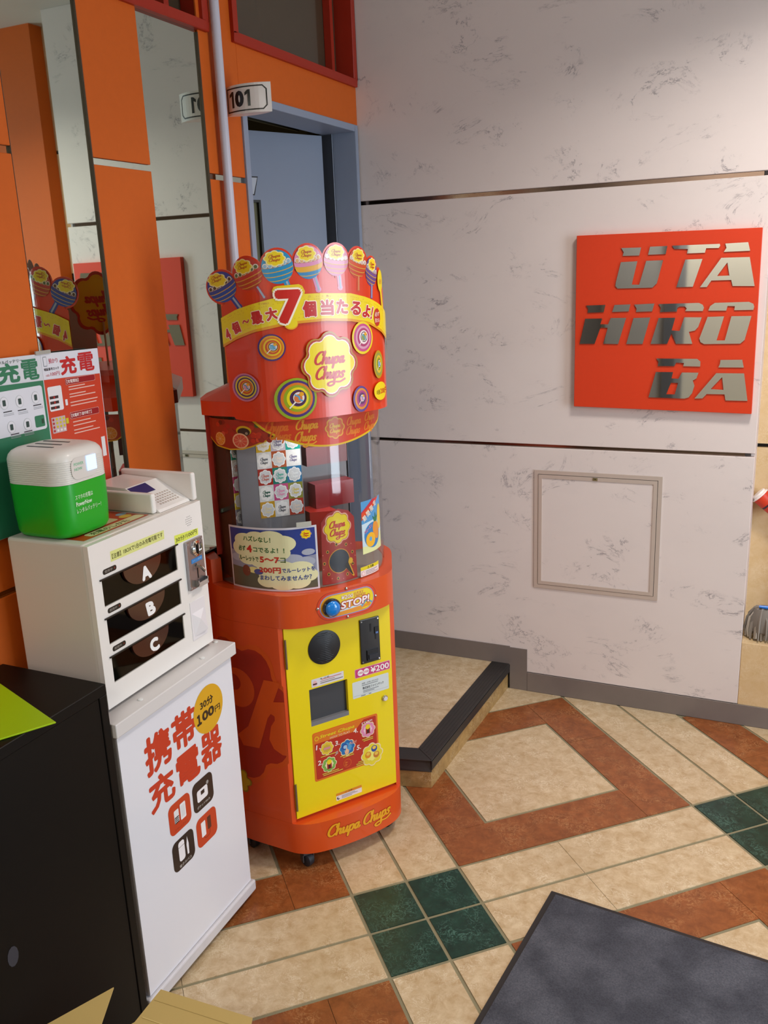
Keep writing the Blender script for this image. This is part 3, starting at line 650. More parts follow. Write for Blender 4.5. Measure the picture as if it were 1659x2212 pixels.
fs_ = MB(); fs_.box(-0.013, 0.003, 0.128, 0.132, 1.3305, 1.45, M('#c9b58c', .6)); fs_.build('sign_stand', cap)
p = Print(0.0003); p.flower(0, 0, .083, .086, '#c23a1c', 0); p.flower(0, 0, .074, .077, '#e8c21c', 1); p.logo(0, 0, .066, .068, 1, petal='#e8c81c', ink='#c2381c', rings=())
p.build('roof_flower_sign', cap, lambda u, v, h: (-0.005 - u * 0.507 - h * 0.862, 0.124 - u * 0.862 + h * 0.507, 1.50 + v), back=('#b7a594', 0.003))
# inside the display: mechanism cabinet, reflective sticker boards
MB().box(-0.205, 0.135, 0.165, 0.30, 0.7885, 1.23, M('#4d3a3c', 0.35, coat=0.4)).build('mechanism_box', vm)
MB().prism(GC.loop(-0.005, n=40), 0.7885, 0.791, M('#8b8078', 0.5)).build('display_floor', vm)
hb = math.radians(-11.5); ho = Vector((-0.150, 0.110, 0)); hx = Vector((math.cos(hb), math.sin(hb), 0)); hn = Vector((math.sin(hb), -math.cos(hb), 0))
def HB(u, v, h): p = ho + hx * u + hn * h; return (p.x, p.y, v)
hbm = MB(); hbm.box(-0.045, 0.118, 0, 0.02, 0.82, 1.225, M('#6f7178', 0.3, coat=0.3)); hbm.build('sticker_board', vm, xf=lambda p: tuple(ho + hx * p[0] - hn * p[1] + Vector((0, 0, p[2]))))
cl = ['#e9ecef', '#139a86', '#d9dbe4', '#c7ccd6', '#e5b91a', '#d8382c', '#e9ecef', '#2aa6c4', '#e9ecef', '#b85a34', '#ccd3da', '#e9ecef']
pc = [['#e8eaee', '#d94a44', '#e8eaee'], ['#dcb52a', '#c3c0d2', '#17a394'], ['#dcdfe4', '#b4552e', '#eceef0'], ['#a82a22', '#157e72', '#2673a8'], ['#d9dde0', '#c24a86', '#8a8a3a'], ['#c99a26', '#d9dde0', '#b03a2c']]
ic = [['#189a86', '#e2a4a0', '#7c7f96'], ['#f0e3b8', '#7d7896', '#e8f4f2'], ['#5f646e', '#f0e2d8', '#8a86a8'], ['#c87a70', '#5fb4a8', '#e8eef2'], ['#1c5a50', '#e49ac0', '#d8c870'], ['#f0e3b8', '#5f646e', '#f0e2d8']]
p = Print(0.00012); cw = 0.0375
for r in range(6):
    for c in range(3):
        x, z = 0.003 + c * cw, 1.215 - (r + 1) * 0.0425; p.rect(x, z, x + cw, z + 0.0425, pc[r][c], 1)
        p.logo(x + cw / 2, z + 0.021, 0.0155, 0.0168, 2, petal='#d3d7de' if pc[r][c][1] not in 'de' else '#f3f4f6', ink=ic[r][c], rings=('#f4f5f7',), small=True)
p.build('sticker_sheet', vm, lambda u, v, h: HB(u, v, h + 0.0004), rough=0.22, coat=0.5, metal=0.25)
# side sticker column
hb2 = math.radians(8); ho2 = Vector((-0.205, 0.135, 0)); hx2 = Vector((math.cos(hb2), math.sin(hb2), 0)); hn2 = Vector((math.sin(hb2), -math.cos(hb2), 0))
p = Print(0.00012)
for r, (c, i2) in enumerate([('#e6e9ee', '#c8382c'), ('#1c8a72', '#1c6a5a'), ('#d8d2cc', '#b8543c'), ('#b03468', '#e6c8d8'), ('#d9c23c', '#f0e8c8'), ('#8a8fa0', '#4a4c5a'), ('#5a5a66', '#9a9caa')]):
    z = 1.20 - (r + 1) * 0.0425; p.rect(0, z, 0.033, z + 0.0425, c, 1); p.logo(0.0175, z + 0.021, 0.0150, 0.0165, 2, petal='#dfe3e8', ink=i2, rings=('#f4f5f7',), small=True)
p.build('sticker_sheet', vm, lambda u, v, h: (*(ho2 + hx2 * u + hn2 * (h + 0.0004)).xy, v), rough=0.22, coat=0.5, metal=0.25)
# red chute with a target print at the right of the sticker board
chm = MB(); chm.prism([(-0.015, 0.10), (0.055, 0.07), (0.055, 0.16), (-0.015, 0.164)], 0.7925, 0.955, M('#9c231b', 0.4, coat=0.3)); chm.build('chute', vm)
chm = MB(); chm.box(0.015, 0.13, 0.12, 0.164, 0.9555, 1.02, M('#7d1f26', 0.4, coat=0.3)); chm.box(0.0, 0.12, 0.13, 0.164, 1.07, 1.12, M('#5f1c1c', 0.4, coat=0.3)); chm.build('roulette_housing', vm)
def target(p, x, y, rx, ry, cols, L, stick=None, core=True):
    n = len(cols)
    for i, c in enumerate(cols):
        k = 1 - i * (0.72 / n) ; p.ell(x + rx * 0.10 * i / n, y + ry * 0.05 * i / n, rx * k, ry * k, c, L + i, 30)
    if core:
        q = 0.27; xx, yy = x + rx * 0.11, y + ry * 0.06
        p.ell(xx, yy, rx * (q + .05), ry * (q + .05), '#4c1420', L + n, 20); p.ell(xx, yy, rx * q, ry * q, '#e9dfe4', L + n + 1, 20)
        p.ell(xx - rx * .03, yy - ry * .03, rx * q * .75, ry * q * .75, '#d9b8c4' if stick is None else stick, L + n + 2, 16)
        p.stroke([(xx - rx * q * .6, yy + ry * q * .5), (xx, yy + ry * .04), (xx + rx * q * .1, yy - ry * q * .3), (xx + rx * q * .6, yy - ry * q * .6)], rx * .07, rx * .08, '#5aa2c8', L + n + 3)
        p.flower(xx + rx * q * .5, yy + ry * q * .6, rx * q * .45, ry * q * .4, '#e8a41c', L + n + 4)
        p.stroke([(xx - rx * q * .7, yy - ry * q * .8), (xx - rx * q * 1.6, yy - ry * q * 1.7)], rx * .06, rx * .06, '#f2ece6', L + n + 1)
p = Print(); target(p, 0.012, 0.90, 0.020, 0.026, ['#d2b41e', '#9c231b', '#d2b41e', '#6a2348'], 1); p.build('target_print', vm, lambda u, v, h: (0.02 + u * 1.0, 0.088 - (u) * 0.43 - h, v))

# printed wavy sheets behind the glass top edge
p = Print()
rim = [(-0.345, 1.222)] + [(s_, z_) for s_, z_ in [(-0.345, 1.170), (-0.315, 1.152), (-0.269, 1.146), (-0.229, 1.149), (-0.2, 1.157), (-0.166, 1.170), (-0.137, 1.181), (-0.10, 1.2), (-0.08, 1.222)]]
p.poly(rim, '#d8a818', 0)
inn = [(-0.345, 1.222), (-0.345, 1.174), (-0.315, 1.1555), (-0.269, 1.1495), (-0.229, 1.1525), (-0.2, 1.1605), (-0.166, 1.174), (-0.13, 1.19), (-0.10, 1.222)]
p.poly(inn, '#a8301c', 1)
random.seed(8)
for k in range(26):
    s_ = random.uniform(-0.33, -0.15); z_ = random.uniform(1.185, 1.214); p.ell(s_, z_, .007, .006, random.choice(['#c4361f', '#8c1f16', '#d2503c', '#b5281c', '#6f1a14', '#4d5a24']), 2, 10)
def citrus(x, y, rx, ry, rind, flesh, L):
    p.ell(x, y, rx, ry, rind, L); p.ell(x, y, rx * .9, ry * .9, '#eec9a0', L + 1); p.ell(x, y, rx * .84, ry * .84, flesh, L + 2)
    for k in range(9): a = 2 * PI * k / 9; p.stroke([(x, y), (x + rx * .84 * math.cos(a), y + ry * .84 * math.sin(a))], 0.0006, 0.0006, '#f0c49c', L + 3, cap=False, curve=False)
citrus(-0.300, 1.172, 0.019, 0.017, '#d87a16', '#e08a24', 3); citrus(-0.233, 1.171, 0.024, 0.019, '#f0b48c', '#dc5a44', 5)
p.ell(-0.222, 1.196, 0.022, 0.012, '#d8b020', 3); p.ell(-0.222, 1.193, 0.018, 0.010, '#3a2820', 4); p.ell(-0.214, 1.190, 0.004, 0.0035, '#9c8a78', 5, 10)
for k in range(14): p.ell(random.uniform(-0.2, -0.15), random.uniform(1.172, 1.19), .007, .006, random.choice(['#c2301a', '#d8451f', '#9a2414']), 5, 10)
p.build('fruit_print', vm, fG(0.0012), cut=cuts(-.345, -.08), bounds=(-.345, .3, 1.14, 1.2215))
p = Print()
arc = [(-0.198, 1.222), (-0.164, 1.196), (-0.113, 1.171), (-0.068, 1.156), (-0.021, 1.149), (0.032, 1.149), (0.086, 1.157), (0.141, 1.172), (0.185, 1.190), (0.2, 1.222)]
p.poly(smoothline(arc, 4), '#dcb414', 0); p.poly(smoothline([(a + (0.004 if a < 0 else -.004), z + 0.0042) for a, z in arc], 4), '#cf3a12', 1)
for (x, y, xh, c) in ((-0.088, 1.197, .0112, '#e29a26'), (-0.16, 1.197, .0112, '#dd6b1c'), (0.045, 1.193, .0095, '#dd7a20'), (0.105, 1.196, .0095, '#dd7a20')): p.script('Chupa', x - .004, y, xh, c, 2, sq=.95, fat=.1)
for (x, y, xh, c) in ((-0.092, 1.168, .0112, '#e29a26'), (-0.15, 1.176, .0105, '#dd6b1c'), (0.042, 1.170, .0095, '#dd7a20'), (0.102, 1.173, .0095, '#dd7a20')): p.script('Chups', x - .004, y, xh, c, 2, sq=.95, fat=.1, swash=x < -0.09 and x > -.1)
p.logo(0.008, 1.192, 0.024, 0.024, 3, petal='#cf5a16', ink='#e8b42a', rings=('#e0a22a',), small=True)
p.build('logo_print', vm, fG(0.0034), cut=cuts(-.2, .2), bounds=(-.2, .2, 1.14, 1.2215))

# paper poster on the glass
p = Print(); PB = lambda x, y: (-0.298 + x * 0.243, 0.789 + y * (0.163 + 0.004 * x))
def pe(x, y, rx, ry, c, L, n=24): q = PB(x, y); p.ell(q[0], q[1], rx * .243, ry * .165, c, L, n)
p.poly([PB(0, 0), PB(1, 0), PB(1, 1), PB(0, 1)], '#d8d6e0', 0)
p.poly([PB(.02, 0.03), PB(.98, 0.03), PB(.98, .97), PB(.02, .97)], '#2c3f8c', 1)
p.poly([PB(.02, 0.03), PB(.98, 0.03), PB(.98, .30), PB(.02, .42)], '#5d5c4a', 2)
p.poly([PB(.02, 0.36), PB(.98, 0.25), PB(.98, .55), PB(.5, .48), PB(.02, .62)], '#8f93ab', 2)
for q in ((.72, .52, .12, .07), (.85, .45, .12, .08), (.9, .6, .07, .05), (.1, .5, .08, .06)): pe(*q, '#a9aebf', 3)
for q in ((.22, .78, .14, .12), (.36, .84, .13, .1), (.52, .86, .14, .1), (.64, .76, .14, .13), (.15, .66, .1, .12), (.4, .65, .26, .2), (.6, .62, .12, .12), (.24, .5, .12, .1), (.42, .46, .16, .1)): pe(*q, '#e6e3b4', 4)
for q in ((.46, .32, .13, .11), (.62, .38, .14, .11), (.8, .34, .15, .13), (.9, .24, .09, .1), (.46, .16, .12, .1), (.62, .12, .14, .1), (.78, .15, .13, .11), (.66, .24, .3, .16)): pe(*q, '#e6e3b4', 4)
pe(.3, .32, .07, .05, '#e6d98c', 4); pe(.36, .30, .055, .045, '#4c4f90', 5)
pe(.21, .30, .05, .09, '#7a3f2c', 4)
q = PB(.885, .88); p.logo(q[0], q[1], .0125, .0110, 5, rings=('#d8d6e0', '#c23a2a'), small=True)
def pt(s_, x0, y0, x1, y1, c, b=0.05): a, e = PB(x0, y0), PB(x1, y1); p.text(s_, a[0], a[1], e[0], e[1], c, 6, bold=b)
pt('ハズレなし！', .20, .78, .52, .86, '#2f6a2c'); pt('必ず', .13, .615, .22, .70, '#23642c'); pt('4', .235, .60, .30, .72, '#cc2a1c', .12); pt('コでるよ！！', .315, .615, .66, .69, '#23642c')
pt('ルーレットで', .13, .46, .37, .54, '#3a5a24'); pt('5〜7', .385, .455, .60, .55, '#cc3a22', .12); pt('コ', .61, .46, .665, .54, '#3a5a24')
pt('200円', .37, .29, .61, .385, '#c4301f', .1); pt('でルーレットを', .62, .30, .96, .37, '#28418c'); pt('まわしてみませんか？', .375, .175, .92, .25, '#28418c')
p.build('paper_poster', vm, fG(0.0016), cut=cuts(-.298, -.05, .006), back=('#c9c8c4', 0.0002), rough=0.35)
MB().v
p = Print(); p.rect(-0.105, 0.955, -0.068, 0.968, '#b9b8ae', 0); p.build('tape', vm, fG(0.0052), cut=cuts(-.105, -.06))
# red roulette panel inside the glass
p = Print()
p.poly([(-0.045, 0.792), (0.062, 0.788), (0.060, 0.955), (0.042, 0.975), (0.010, 0.985), (-0.022, 0.975), (-0.040, 0.955)], '#a52a2a', 0)
p.logo(0.006, 0.936, 0.0385, 0.040, 1, rings=('#c94a4a', '#f0d8b8', '#c0342a'))
p.ell(0.007, 0.848, 0.0325, 0.0325, '#d79a2c', 1); p.ell(0.007, 0.848, 0.0305, 0.0305, '#283246', 2)
p.poly([(0.022, 0.83), (0.046, 0.800), (0.050, 0.797), (0.052, 0.801), (0.036, 0.842)], '#e0b02c', 3); p.poly([(0.020, 0.832), (0.045, 0.803), (0.048, 0.803), (0.032, 0.842)], '#22262e', 4); p.flower(0.041, 0.842, 0.0075, 0.0085, '#e2b62a', 5)
for k in range(9):
    a = math.radians(20 + k * 40); p.ell(0.007 + .044 * math.cos(a), 0.848 + .046 * math.sin(a), .0042, .0045, '#d8a63a', 2, 12); p.ell(0.007 + .044 * math.cos(a), 0.848 + .046 * math.sin(a), .0026, .003, '#2a2420', 3, 10)
for k in range(9): a = math.radians(k * 40); p.ell(0.007 + .050 * math.cos(a), 0.852 + .054 * math.sin(a), .0014, .0015, '#e88a84', 2, 6)
p.build('roulette_panel', vm, fG(-0.008), cut=cuts(-.05, .065, .006), back=('#70201c', 0.002), bounds=(-.05, .065))
# pineapple sticker and warning sticker
p = Print(); A0, A1, B0, B1 = 0.077, 0.165, 0.850, 0.990
p.rect(A0, B0, A1, B1, '#4d97cf', 0); p.poly([(A0, B0), (A1, B0), (A1, B0 + .055), (A0, B0 + .05)], '#dfe6a6', 1); p.poly([(A0, B0 + .02), (A0 + .03, B0 + .018), (A1, B0 + .045), (A1, .94), (A0, .93)], '#c3dcea', 1)
p.poly([(A0, .940), (A1, .998), (A1, 1.02), (A0, .958)], '#d8481e', 2); p.poly([(A0, .9585), (A1, 1.0), (A1, 1.02), (A0, .962)], '#c42a3c', 3)
p.ell(.118, .895, .034, .034, '#2d7fc0', 2); p.ell(.133, .905, .015, .026, '#e2922c', 3, rot=.25); p.poly([(.124, .928), (.118, .945), (.128, .938), (.131, .953), (.136, .938), (.144, .944), (.138, .927)], '#2a7a54', 3)
p.ell(.108, .884, .0185, .0195, '#edb42c', 4); p.ell(.107, .886, .005, .006, '#5aa6d8', 5, 12); p.ell(.155, .935, .012, .034, '#e8c444', 2)
for k, (c, r_) in enumerate((('期', 0), ('間', 0), ('限', 0), ('定', 0))): p.text(c, .081 + k * .014, .937 + k * .0105, .093 + k * .014, .953 + k * .0105, '#f4ead8', 4, bold=.03, rot=.5)
p.text('フローズン', .083, .910, .115, .919, '#f08aa8', 5, bold=.04, rot=.55)
p.build('pineapple_sticker', vm, fG(0.0014), cut=cuts(A0, A1, .006), back=('#c9c8c4', 0.0002), bounds=(A0, A1, B0, B1))
p = Print(); p.rect(.066, .791, .140, .817, '#e4dedd', 0); p.rect(.066, .8075, .140, .817, '#dcd020', 1); p.text('⚠ 注意', .090, .8085, .114, .8155, '#2a2a18', 2, bold=.03); p.ell(.0745, .799, .006, .006, '#d8a0a4', 1, 14); p.ell(.0745, .799, .0046, .0046, '#e8e0e0', 2, 14)
for k in range(3): p.rect(.084, .7945 + k * .004, .084 + (.05, .035, .045)[k], .7958 + k * .004, '#6f6a78', 1)
p.build('warning_label', vm, fG(0.0014), cut=cuts(.066, .14, .008), back=('#c9c8c4', 0.0002))

# printed topper sleeve with lollipop silhouettes
LOL = [(-.263, 1.534, .0425, .036, ['#3a3f9a', '#2b4aa8'], '#5a3a28', -.45), (-.190, 1.560, .0375, .037, ['#c23a34', '#b8402c'], '#5d6a3c', -.35), (-.120, 1.573, .0365, .0385, ['#2a8fc0', '#2489bc'], '#8fb4cc', -.2),
       (-.049, 1.581, .0355, .0385, ['#d88ab4', '#e2a82c', '#3a86bc'], '#d8a878', -.12), (.021, 1.583, .0335, .0365, ['#d890ac', '#d07c9c'], '#e8dcdc', .1), (.080, 1.575, .0275, .0355, ['#cc4a1c', '#c2401c'], '#c8b0a8', .25), (.122, 1.554, .0200, .0345, ['#6a4a8c', '#5b3f84'], '#9a90a8', .3)]
p = Print(0.00018)
outl_ = [(-.265, 1.242), (-.255, 1.228), (-.22, 1.2245), (0, 1.2245), (.22, 1.2245), (.265, 1.242), (.272, 1.46), (.20, 1.50), (.165, 1.525), (.13, 1.55), (.10, 1.565), (.05, 1.572), (-.01, 1.575), (-.085, 1.568), (-.155, 1.555), (-.235, 1.53), (-.27, 1.49)]
p.poly(outl_, '#d93a12', 0)
for (x, z, rx, rz, cc, nut, tl) in LOL: p.ell(x, z, rx + .0035, rz + .0035, '#d9381a', 0, 30)
p.ell(.152, 1.535, .0145, .030, '#d93a12', 0, 24)
for (x, z, rx, rz, cc, nut, tl) in LOL:
    L = 2; ct, st_ = math.cos(tl), math.sin(tl)
    def R_(X, Y): return (x + (ct * X + st_ * Y) * rx * .96, z + (-st_ * X + ct * Y) * rz * .96)
    p.stroke([R_(.25, -.7), R_(.42, -1.7)], rx * .34, rx * .34, cc[0], L, curve=False); p.stroke([R_(.28, -.7), R_(.45, -1.7)], rx * .12, rx * .12, '#9fb0c8' if cc[0] != '#cc4a1c' else '#d88a5c', L + 1, curve=False)
    def disc(y0, y1, c, Lr, k=1.0):
        pts = [R_(math.cos(t) * k, math.sin(t) * k) for t in [math.asin(max(-1, min(1, y0))) + (math.asin(max(-1, min(1, y1))) - math.asin(max(-1, min(1, y0)))) * j / 8 for j in range(9)]]
        pts2 = [R_(-math.cos(t) * k, math.sin(t) * k) for t in [math.asin(max(-1, min(1, y1))) + (math.asin(max(-1, min(1, y0))) - math.asin(max(-1, min(1, y1)))) * j / 8 for j in range(9)]]
        low = [R_(math.cos(a) * math.sqrt(max(0, 1 - y0 * y0)) * k, y0 - .16 * math.sin(-a) * -1 * -1) for a in [PI + PI * j / 8 for j in range(1, 8)]] if y0 > -.95 else []
        q = pts + pts2 + low
        cx = sum(a[0] for a in q) / len(q); cy = sum(a[1] for a in q) / len(q)
        p.raw([(cx, cy)] + q, [(0, 1 + i, 1 + (i + 1) % len(q)) for i in range(len(q))], c, Lr)
    p.ell(*R_(0, 0), rx * .96, rz * .96, cc[-1], L + 1, 30)
    bands = [(-.62, cc[-1]), (-.36, cc[min(1, len(cc) - 1)]), (-.08, cc[0])]
    for i, (y0, c) in enumerate(bands):
        disc(y0 - .05, .999, '#d8a83c', L + 2 + 2 * i); disc(y0, .999, c, L + 3 + 2 * i)
    disc(.15, .999, '#c88c3c', L + 8); disc(.19, .999, cc[0], L + 9)
    for k in range(6):
        a = -0.75 + k * .3; q = R_(a, .26 - .12 * math.cos(a * 1.6)); p.ell(q[0], q[1], rx * .155, rz * .15, '#e6ddd4', L + 10, 10); p.ell(q[0], q[1] - rz * .02, rx * .105, rz * .115, nut, L + 11, 10)
    q = R_(-.05, .52); p.logo(q[0], q[1], rx * .58, rz * .40, L + 12, petal='#ecd01e', ink='#b8561c', rings=('#f1e5a0',), rot=-tl * .6, small=True)
p.ell(.152, 1.533, .0115, .026, '#e8d41c', 20, 24); p.stroke([(.154, 1.51), (.158, 1.48), (.162, 1.45)], .008, .008, '#e8d41c', 20); p.text('NEW', .146, 1.525, .160, 1.536, '#d8a040', 21, bold=.04)
# yellow banner
def bm_(s_, tab=((-.30, 1.44), (-.272, 1.464), (-.226, 1.483), (-.174, 1.496), (-.132, 1.506), (-.065, 1.512), (-.025, 1.512), (.054, 1.508), (.10, 1.497), (.132, 1.484), (.157, 1.471), (.21, 1.44), (.27, 1.39))):
    for a, b in zip(tab, tab[1:]):
        if a[0] <= s_ <= b[0]: return a[1] + (b[1] - a[1]) * (s_ - a[0]) / (b[0] - a[0])
    return tab[-1][1]
def bl_(s_): return bm_(s_, ((-.30, 1.385), (-.27, 1.398), (-.233, 1.415), (-.179, 1.432), (-.122, 1.443), (-.078, 1.447), (-.016, 1.449), (.051, 1.444), (.106, 1.433), (.148, 1.412), (.21, 1.37), (.27, 1.31)))
def band(d0, d1, c, L):
    xs = [-.2705 + .541 * k / 40 for k in range(41)]; vs = []
    for x in xs: vs += [(x, bl_(x) + d0), (x, bm_(x) + d1)]
    p.raw(vs, [(2 * k, 2 * k + 2, 2 * k + 3, 2 * k + 1) for k in range(40)], c, L)
band(0.0, 0.0, '#e39a1a', 22); band(0.006, 0.0, '#ecd31c', 23)
random.seed(3)
for k in range(230):
    x = random.choice([i for i in range(-54, 54)]) * .005; f_ = random.choice([.12, .25, .78, .88]); z = bl_(x) + .006 + (bm_(x) - bl_(x) - .006) * f_; p.ell(x, z, .0013, .0013, '#dcb81c', 24, 6)
p.poly([(-.134, 1.505), (-.136, 1.522), (-.132, 1.530), (-.124, 1.532), (-.076, 1.534), (-.068, 1.530), (-.062, 1.518), (-.066, 1.505)], '#e8c81c', 23)
p.ell(-.099, 1.447, .016, .013, '#e8a81c', 23); p.ell(-.099, 1.449, .0145, .012, '#ecd31c', 24)
def gl(ch, cx, cz, w_, h_, rot=0.0, b=.09, ow=.05): p.outl(ch, cx - w_ / 2, cz - h_ / 2, cx + w_ / 2, cz + h_ / 2, '#c42222', '#fbf0dc', 26, bold=b, ow=ow, rot=rot)
gl('4', -.254, 1.427, .014, .027, .38); gl('個', -.229, 1.442, .023, .027, .36); gl('〜', -.2, 1.456, .020, .009, .32, b=.12); gl('最', -.172, 1.464, .026, .029, .2); gl('大', -.140, 1.471, .026, .029, .17)
p.outl('7', -.131, 1.447, -.071, 1.523, '#c8241c', '#fbf0dc', 28, bold=.13, ow=.055)
gl('個', -.054, 1.478, .033, .037, .0); gl('当', -.010, 1.479, .034, .036, -.03); gl('た', .029, 1.479, .032, .034, -.08); gl('る', .067, 1.473, .030, .032, -.16); gl('よ', .098, 1.464, .023, .030, -.24); gl('!', .1145, 1.459, .0045, .030, -.3)
for s_, tx in ((-.244, 'こ'), (-.155, 'さいだい'), (-.052, 'こ'), (-.008, 'あ')): p.text(tx, s_ - .002 * len(tx) * 1.4, bm_(s_) - .008, s_ + .002 * len(tx) * 1.4, bm_(s_) - .004, '#c87a50', 26, bold=.02)
p.ell(.132, 1.448, .0115, .021, '#b83028', 26); p.text('必ず', .124, 1.450, .140, 1.461, '#f0dcd0', 27, bold=.03); p.text('当たる', .124, 1.436, .140, 1.446, '#f0dcd0', 27, bold=.03)
target(p, -.145, 1.396, .0305, .0305, ['#4a2a74', '#e0a01c', '#d8701c', '#e8c41c', '#cc4a1c', '#e09a1c'], 24, stick='#7ab0d0')
target(p, -.216, 1.305, .0380, .0330, ['#cc7a9c', '#7a4a8c', '#d8c43a', '#2a2a5c', '#d8b83a', '#c8441c', '#dca01c'], 24, stick='#d89ab4')
target(p, -.098, 1.275, .0495, .0490, ['#93a81c', '#4a2a78', '#dc7c1c', '#93a81c', '#e8d81c', '#4a2a5c'], 24, stick='#d87a3c')
target(p, .083, 1.403, .0310, .0385, ['#ecd31c', '#c84a88', '#d89ab4', '#b03a6c', '#f0dce0'], 24, stick='#8a9a4c')
target(p, .071, 1.258, .0235, .0315, ['#5a3a8c', '#dc8a1c', '#b03a7c', '#6a2a6c'], 24, stick='#e0a0b4')
target(p, .131, 1.335, .0175, .034, ['#b8961c', '#8a9a4c', '#d8b83a', '#93a81c'], 24, stick='#7ab0d0')
p.ell(.134, 1.270, .0235, .0225, '#ecd31c', 30); p.text('1回', .119, 1.262, .131, 1.273, '#3a1c14', 31, bold=.02); p.text('200円', .1325, 1.262, .160, 1.277, '#c4281c', 31, bold=.04)
p.logo(-.010, 1.348, .0635, .0665, 33, rings=('#b5861c', '#b5301e', '#fbe9e0'))
def clipz(): pass
p.build('printed_sleeve', vm, fO(0.004), cut=cuts(-.31, .275, .0085), back=('#b7a594', 0.0016), rough=0.28, coat=0.5, bounds=(-.311, .272))
MB().v

# STOP plate on the collar
p = Print(); cx, cz = 0.008, 0.7445
def pill(hw, hh, c, L): p.rect(cx - hw, cz - hh, cx + hw, cz + hh, c, L, r=hh * .999)
pill(.088, .0375, '#b03a1c', 0); pill(.0865, .0362, '#d8401c', 1); pill(.080, .0315, '#8f9ac8', 2); pill(.0775, .0290, '#e8a01c', 3)
p.rect(cx - .056, cz + .000, cx + .060, cz + .027, '#ecd41c', 4, r=.012); p.ell(cx + .05, cz, .0265, .0265, '#ecd41c', 4)
p.stroke([(cx - .052, cz - .022), (cx + .0, cz - .016), (cx + .045, cz - .012)], .006, .006, '#c4e0ee', 5); p.stroke([(cx + .040, cz - .018), (cx + .056, cz - .006), (cx + .070, cz - .014)], .004, .004, '#5aa0c8', 6)
p.stroke([(cx - .045, cz - .024), (cx + .03, cz - .020), (cx + .062, cz - .018)], .008, .008, '#e8941c', 5)
p.outl('STOP!', cx - .022, cz - .0125, cx + .064, cz + .0075, '#f6f0f0', '#b83020', 7, bold=.08, ow=.10, shear=.12, rot=.02)
p.outl('¥200', cx - .020, cz + .0125, cx + .014, cz + .0225, '#f6f0f0', '#c85a3c', 7, bold=.03, ow=.04, shear=.12); p.text('LUCKY', cx + .018, cz + .0175, cx + .047, cz + .0245, '#e28a5c', 7, bold=.03, shear=.1); p.text('CHANCE!', cx + .018, cz + .0100, cx + .052, cz + .0165, '#e28a5c', 7, bold=.03, shear=.1)
plate = p.build('stop_plate', vm, fO(0.0006), cut=cuts(-.08, .1, .008), back=('#c83a1c', 0.0005))
bx, by = OC.at(-0.0405, 0.001); bn = Vector((OC.at(-0.0405, 1.0)[0] - OC.at(-0.0405, 0)[0], OC.at(-0.0405, 1.0)[1] - OC.at(-0.0405, 0)[1], 0)).normalized()
MB().lathe([(0.0245, 0.0005), (0.0245, 0.006), (0.0215, 0.010), (0.0205, 0.0095)], (bx, by, 0.7425), bn, M('#141c28', 0.25, coat=0.5), 28).build('button_ring', plate, smooth=True)
MB().lathe([(0.0200, 0.0100), (0.0195, 0.0125), (0.0165, 0.0165), (0.011, 0.019), (0.004, 0.020)], (bx, by, 0.7425), bn, M('#0f7fd6', 0.18, coat=0.6), 28).build('push_button', plate, smooth=True, )
for s_, z_ in ((.004, .7835), (.093, .742), (.004, .7075), (-.0775, .7455)):
    x_, y_ = OC.at(s_, 0.0014); n0 = OC.at(s_, 1.0); n1_ = OC.at(s_, 0.0); MB().lathe([(0.0038, 0.0), (0.0034, 0.0015), (0.0015, 0.0024)], (x_, y_, z_), (n0[0] - n1_[0], n0[1] - n1_[1], 0), CHROME, 12).build('screw', plate, smooth=True)
# yellow door
dm = MB(); HXa, HXb, HZa, HZb = -0.0965, 0.0168, 0.4055, 0.5112
Y0, Y1 = 0.0002, 0.0115
dz0, dz1 = 0.1505, 0.6995
dm.box(-0.1560, HXa, Y0, Y1, dz0, dz1, MYEL); dm.box(HXb, 0.1560, Y0, Y1, dz0, dz1, MYEL); dm.box(HXa, HXb, Y0, Y1, dz0, HZa, MYEL); dm.box(HXa, HXb, Y0, Y1, HZb, dz1, MYEL)
door = dm.build('door', vm)
rc = MB(); g_ = M('#55575c', 0.5); rc.box(HXa + .0003, HXb - .0003, 0.0112, 0.0118, HZa, HZb, M('#3e3f44', 0.5)); rc.build('delivery_hatch', door)
rc = MB(); rc.prism([(HXa, 0.0106), (HXb, 0.0106), (HXb, 0.0002), (HXa, 0.0002)], HZa, HZa + 0.012, M('#77777c', 0.4)); rc.build('hatch_sill', door)
MB().lathe([(0.0465, 0.0), (0.0465, 0.002), (0.030, 0.006), (0.0, 0.0068)][:3] + [(0.002, 0.0068)], (-0.0455, 0.0, 0.6195), (0, -1, 0), M('#1a1a1e', 0.45), 40).build('speaker', door, smooth=True)
rm = MB()
for k in range(9): rm.box(-0.088 + 0.0, -0.003, -0.0075, -0.0070, 0, 0.0008, BLACK) if 0 else None
sm = MB()
for k in range(17):
    z_ = 0.5795 + k * 0.005; hw = math.sqrt(max(0, .042 ** 2 - (z_ - .6195) ** 2))
    r_ = math.sqrt(max(0, hw * hw + (z_ - .6195) ** 2))
    sm.tube([(-0.0455 - hw, -0.0018, z_), (-0.0455 - hw * .66, -0.0052, z_), (-0.0455, -0.0066, z_), (-0.0455 + hw * .66, -0.0052, z_), (-0.0455 + hw, -0.0018, z_)], 0.0006, M('#22242c', 0.3), 5)
sm.build('speaker_grille', door)
cm = MB(); cm.box(0.0605, 0.1200, -0.004, 0.0, 0.5415, 0.6680, M('#18171a', 0.35, coat=0.3)); coin = cm.build('coin_slot', door, bevel=0.0015)
